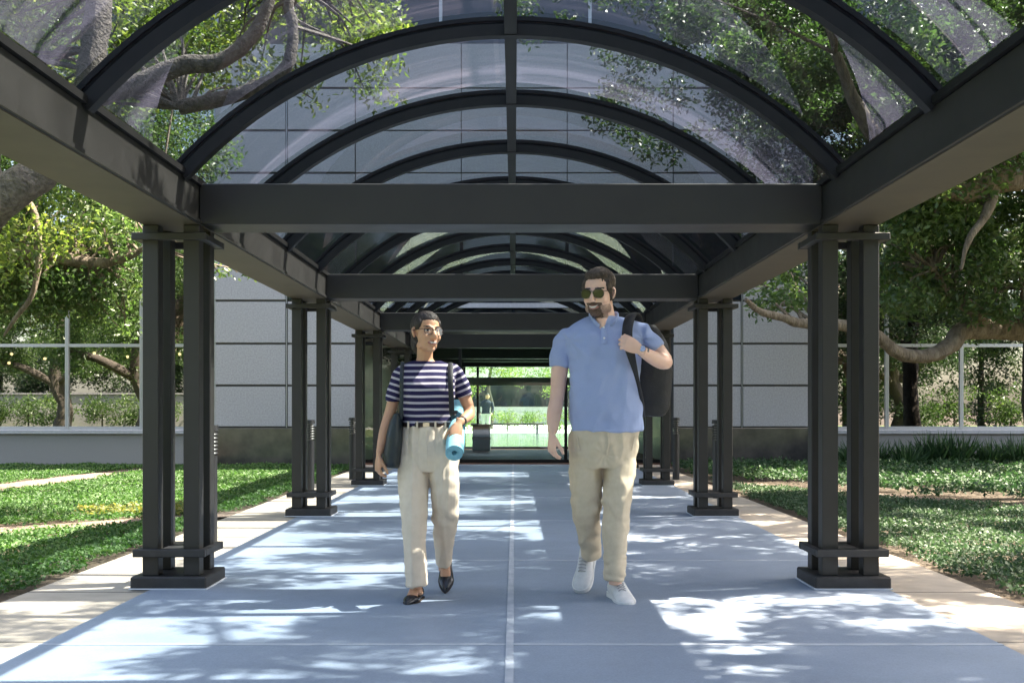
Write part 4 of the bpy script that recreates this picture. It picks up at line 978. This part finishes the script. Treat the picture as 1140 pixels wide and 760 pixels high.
st = solid('striped_top', bm, .0048, M['stripe'], wom, 4, fold=top_fold, attr=band)
# belt, trousers
bm = bmesh.new(); c0 = Q(476, 472.3, .01)
stack(bm, [(c0.x, c0.y, c0.z-.0115, .1385, .0995), (c0.x, c0.y, c0.z+.0115, .137, .098)], 36, 1, 2.25); bt = obj('belt', bm, M['belt'], wom, smooth=False)
bm = bmesh.new(); box(bm, c0.x-.018, c0.x+.018, c0.y-.1035, c0.y-.0985, c0.z-.014, c0.z+.014); obj('buckle', bm, M['buckle'], bt, bevel=.003)
bm = bmesh.new()
rows = [(524, 446, 508, .02, .100), (515, 443.5, 511.5, .02, .112), (503, 444, 511.5, .015, .116), (490, 446.5, 508, .01, .112), (480, 448.5, 504.5, .01, .104), (474.5, 449, 503.5, .01, .0985)]
stack(bm, pxstack(rows, Q), 32, 4, 2.2)
tA = [Q(461, 505, .02), Q(460, 528, .0), Q(460, 552, -.03), Q(460.8, 580, -.055), Q(462, 610, -.06), Q(463.2, 635, -.06), Q(463.6, 651, -.06)]
tube(bm, tA, [(.078, .10), (.084, .100), (.080, .094), (.071, .084), (.064, .080), (.061, .078), (.0600, .078)], 24, 4, up=(1, 0, 0))
tB = [Q(493.5, 505, .02), Q(495, 528, .0), Q(495.6, 552, .0), Q(495.6, 575, .05), Q(494.6, 598, .14), Q(494, 611, .20), Q(493.6, 624, .25)]
tube(bm, tB, [(.080, .10), (.083, .100), (.080, .094), (.073, .082), (.059, .070), (.050, .066), (.046, .066)], 24, 4, up=(1, 0, 0))
def cream_fold(c, n_):
    f = creases(c, 7.7, .0085, 15, 2.4)
    for kx in (461, 494):   # pressed centre crease and pleats
        k_ = Q(kx, 500).x
        if n_.y < 0: f += .006*math.exp(-((c.x-k_)/.010)**2)
    for kx in (455, 467, 486, 498):
        k_ = Q(kx, 480).x+(.95-c.z)*.02
        if n_.y < 0 and c.z > .72: f += -.006*math.exp(-((c.x-k_)/.007)**2)*min(1, (c.z-.72)*6)
    k_ = Q(494, 578)
    if abs(c.x-k_.x) < .09: f += .008*math.sin((c.z-k_.z)*48+c.x*36+fnoise(c, 6)*3)*math.exp(-((c.z-k_.z)/.06)**2)*(.5+fnoise(c, 10))
    return f
wt = solid('trousers', bm, .0055, M['cream'], wom, 3, fold=cream_fold)
bm = bmesh.new()
for px in (456, 466, 486, 497):
    a = Q(px, 476.0); q = on_front(wt, a.x, a.z-.004, .0); box(bm, a.x-.005, a.x+.005, q.y-.010, q.y-.003, c0.z-.020, c0.z+.018)
obj('belt_loops', bm, M['cream'], wt)
bm = bmesh.new(); pts = [on_front(wt, Q(476+.4*i, 0).x, Q(0, 480+i*9).z, .0) for i in range(5)]; tube(bm, pts, [(.005, .002)]*5, 6, 3, up=(1, 0, 0)); obj('fly_seam', bm, M['cream'], wt, smooth=True)
shoe(wom, Vector((P(465.5, 657, 6.16).x-wv.x, .04, 0)), R(-12), R(2), .245, .088, .068, 'flat')
shoe(wom, heel_from_toe(Vector((P(495.5, 661, 6.38).x-wv.x, .17, 0)), R(3), R(44), .245), R(3), R(44), .245, .088, .068, 'flat', 'dark pointed flat with its heel lifted')
# bracelet
bm = bmesh.new(); a = Q(514, 468.2, -.07); ax = (Q(511.5, 470, -.10)-Q(517, 466, -.04)).normalized(); tube(bm, [a-ax*.007, a+ax*.007], .0275, 18); obj('wrist_watch', bm, M['blackmetal'], wom)
# tote bag on her right side
tb = empty('tote_bag', (P(440, 490, 6.25).x, 6.25, .72), label='dark leather tote bag hanging between the woman\'s arm and hip', cat='bag'); bv = tb.location
def QB(px, py, dy=0.): return P(px, py, 6.2+dy)-bv
bm = bmesh.new()
stack(bm, [(c[0], c[1], c[2], c[3], c[4]) for c in pxstack([(520, 431, 446, .05, .14), (514, 428.5, 448, .05, .165), (495, 429, 450, .05, .175), (475, 434, 450, .05, .165), (460, 440, 449, .05, .15)], QB)], 28, 4, 2.8)
solid('bag_body', bm, .007, M['tote'], tb, 3, fold=lambda c, n_: creases(c, 2, .006, 8, 8))
for dy_ in (-.06, .13):
    bm = bmesh.new(); sgn = 1 if dy_ > 0 else -1
    tube(bm, [QB(446, 466, dy_), QB(447, 445, -.085 if sgn < 0 else .12), QB(447, 425, -.105 if sgn < 0 else .115), QB(447.5, 412, -.07 if sgn < 0 else .10), QB(448, 404.2, .0 if sgn < 0 else .06), QB(448, 403.2, .03)], [(.011, .004)]*6, 8, 5, up=(1, 0, 0))
    obj('strap', bm, M['tote'], tb, smooth=True)
# rolled mat in her left hand, with its sling strap
ym = empty('yoga_mat', (P(507, 480, 6.17).x, 6.17, .9), label='light blue rolled yoga mat held at the woman\'s hip', cat='mat'); bv = ym.location
a = P(505.8, 504.5, 5.97)-bv; b = P(508.5, 453, 6.42)-bv; ax = (b-a).normalized()
u = Vector((1, 0, 0)); u = (u-ax*u.dot(ax)).normalized(); v = ax.cross(u)
bm = bmesh.new(); NT = 150; inner = .012; pitch = .0068; rings = []
for i in range(NT+1):
    th = i/NT*2*math.pi*5; r = inner+pitch*th/(2*math.pi)
    d = u*math.cos(th)+v*math.sin(th)
    ripple = .0008*math.sin(i*.9)
    rings.append([bm.verts.new(a+d*(r+ripple)), bm.verts.new(a+d*(r+.0052)), bm.verts.new(b+d*(r+.0052)), bm.verts.new(b+d*(r+ripple))])
for r0, r1 in zip(rings, rings[1:]):
    for k in range(4): bm.faces.new((r0[k], r0[(k+1) % 4], r1[(k+1) % 4], r1[k]))
bm.faces.new(rings[0]); bm.faces.new(rings[-1][::-1]); obj('rolled_sheet', bm, M['mat_blue'], ym)
bm = bmesh.new()
for t in (.22, .80): c_ = a+(b-a)*t; tube(bm, [c_-ax*.012, c_+ax*.012], .0485, 24)
obj('strap_loop', bm, M['pack'] if False else M['mat_edge'], ym)
bm = bmesh.new(); tube(bm, [a+(b-a)*.8+Vector((0, -.03, .03)), P(503.5, 462, 6.12)-bv, P(502.5, 445, 6.085)-bv, P(501.5, 425, 6.09)-bv, P(501.5, 412, 6.13)-bv, P(501, 405.2, 6.19)-bv, P(501, 404, 6.235)-bv], [(.014, .004)]*7, 8, 5, up=(1, 0, 0)); obj('sling_strap', bm, M['pack'], ym, smooth=True)

# ---- distant person in the courtyard
fp = empty('person', (P(541, 455, 40).x, 40, .002), label='distant dark haired figure in dark top and pale trousers beyond the lobby', cat='person')
bm = bmesh.new()
ball(bm, (.06, 0, 1.50), (.075, .09, .11)); tube(bm, [(0, 0, 1.28), (.04, 0, 1.44)], .05, 10)
stack(bm, [(-.02, 0, .85, .15, .1), (0, 0, 1.05, .14, .1), (0, 0, 1.25, .2, .11), (.01, 0, 1.36, .12, .08)], 16)
for s in (-1, 1): tube(bm, [(s*.2, 0, 1.30), (s*.25, 0, 1.05), (s*.2, -.12, .88), (s*.18, -.18, .84)], [.05, .045, .035, .025], 10); tube(bm, [(s*.08, 0, .9), (s*.09, 0, .45), (s*.1, 0, .02)], [.09, .06, .04], 10); tube(bm, [(s*.1, .05, .03), (s*.1, -.14, .03)], .04, 8)
solid('body', bm, .015, [M['skin_w'], M['navy'], M['white_pave'], M['hair_w']], fp, 1, matfn=lambda c: 3 if c.z > 1.53 or (c.z > 1.42 and c.y > .0) else (1 if .88 < c.z < 1.40 and abs(c.x) < .3 and c.y > -.14 else (2 if c.z < .88 and c.z > .07 and abs(c.x) < .19 else 0)))
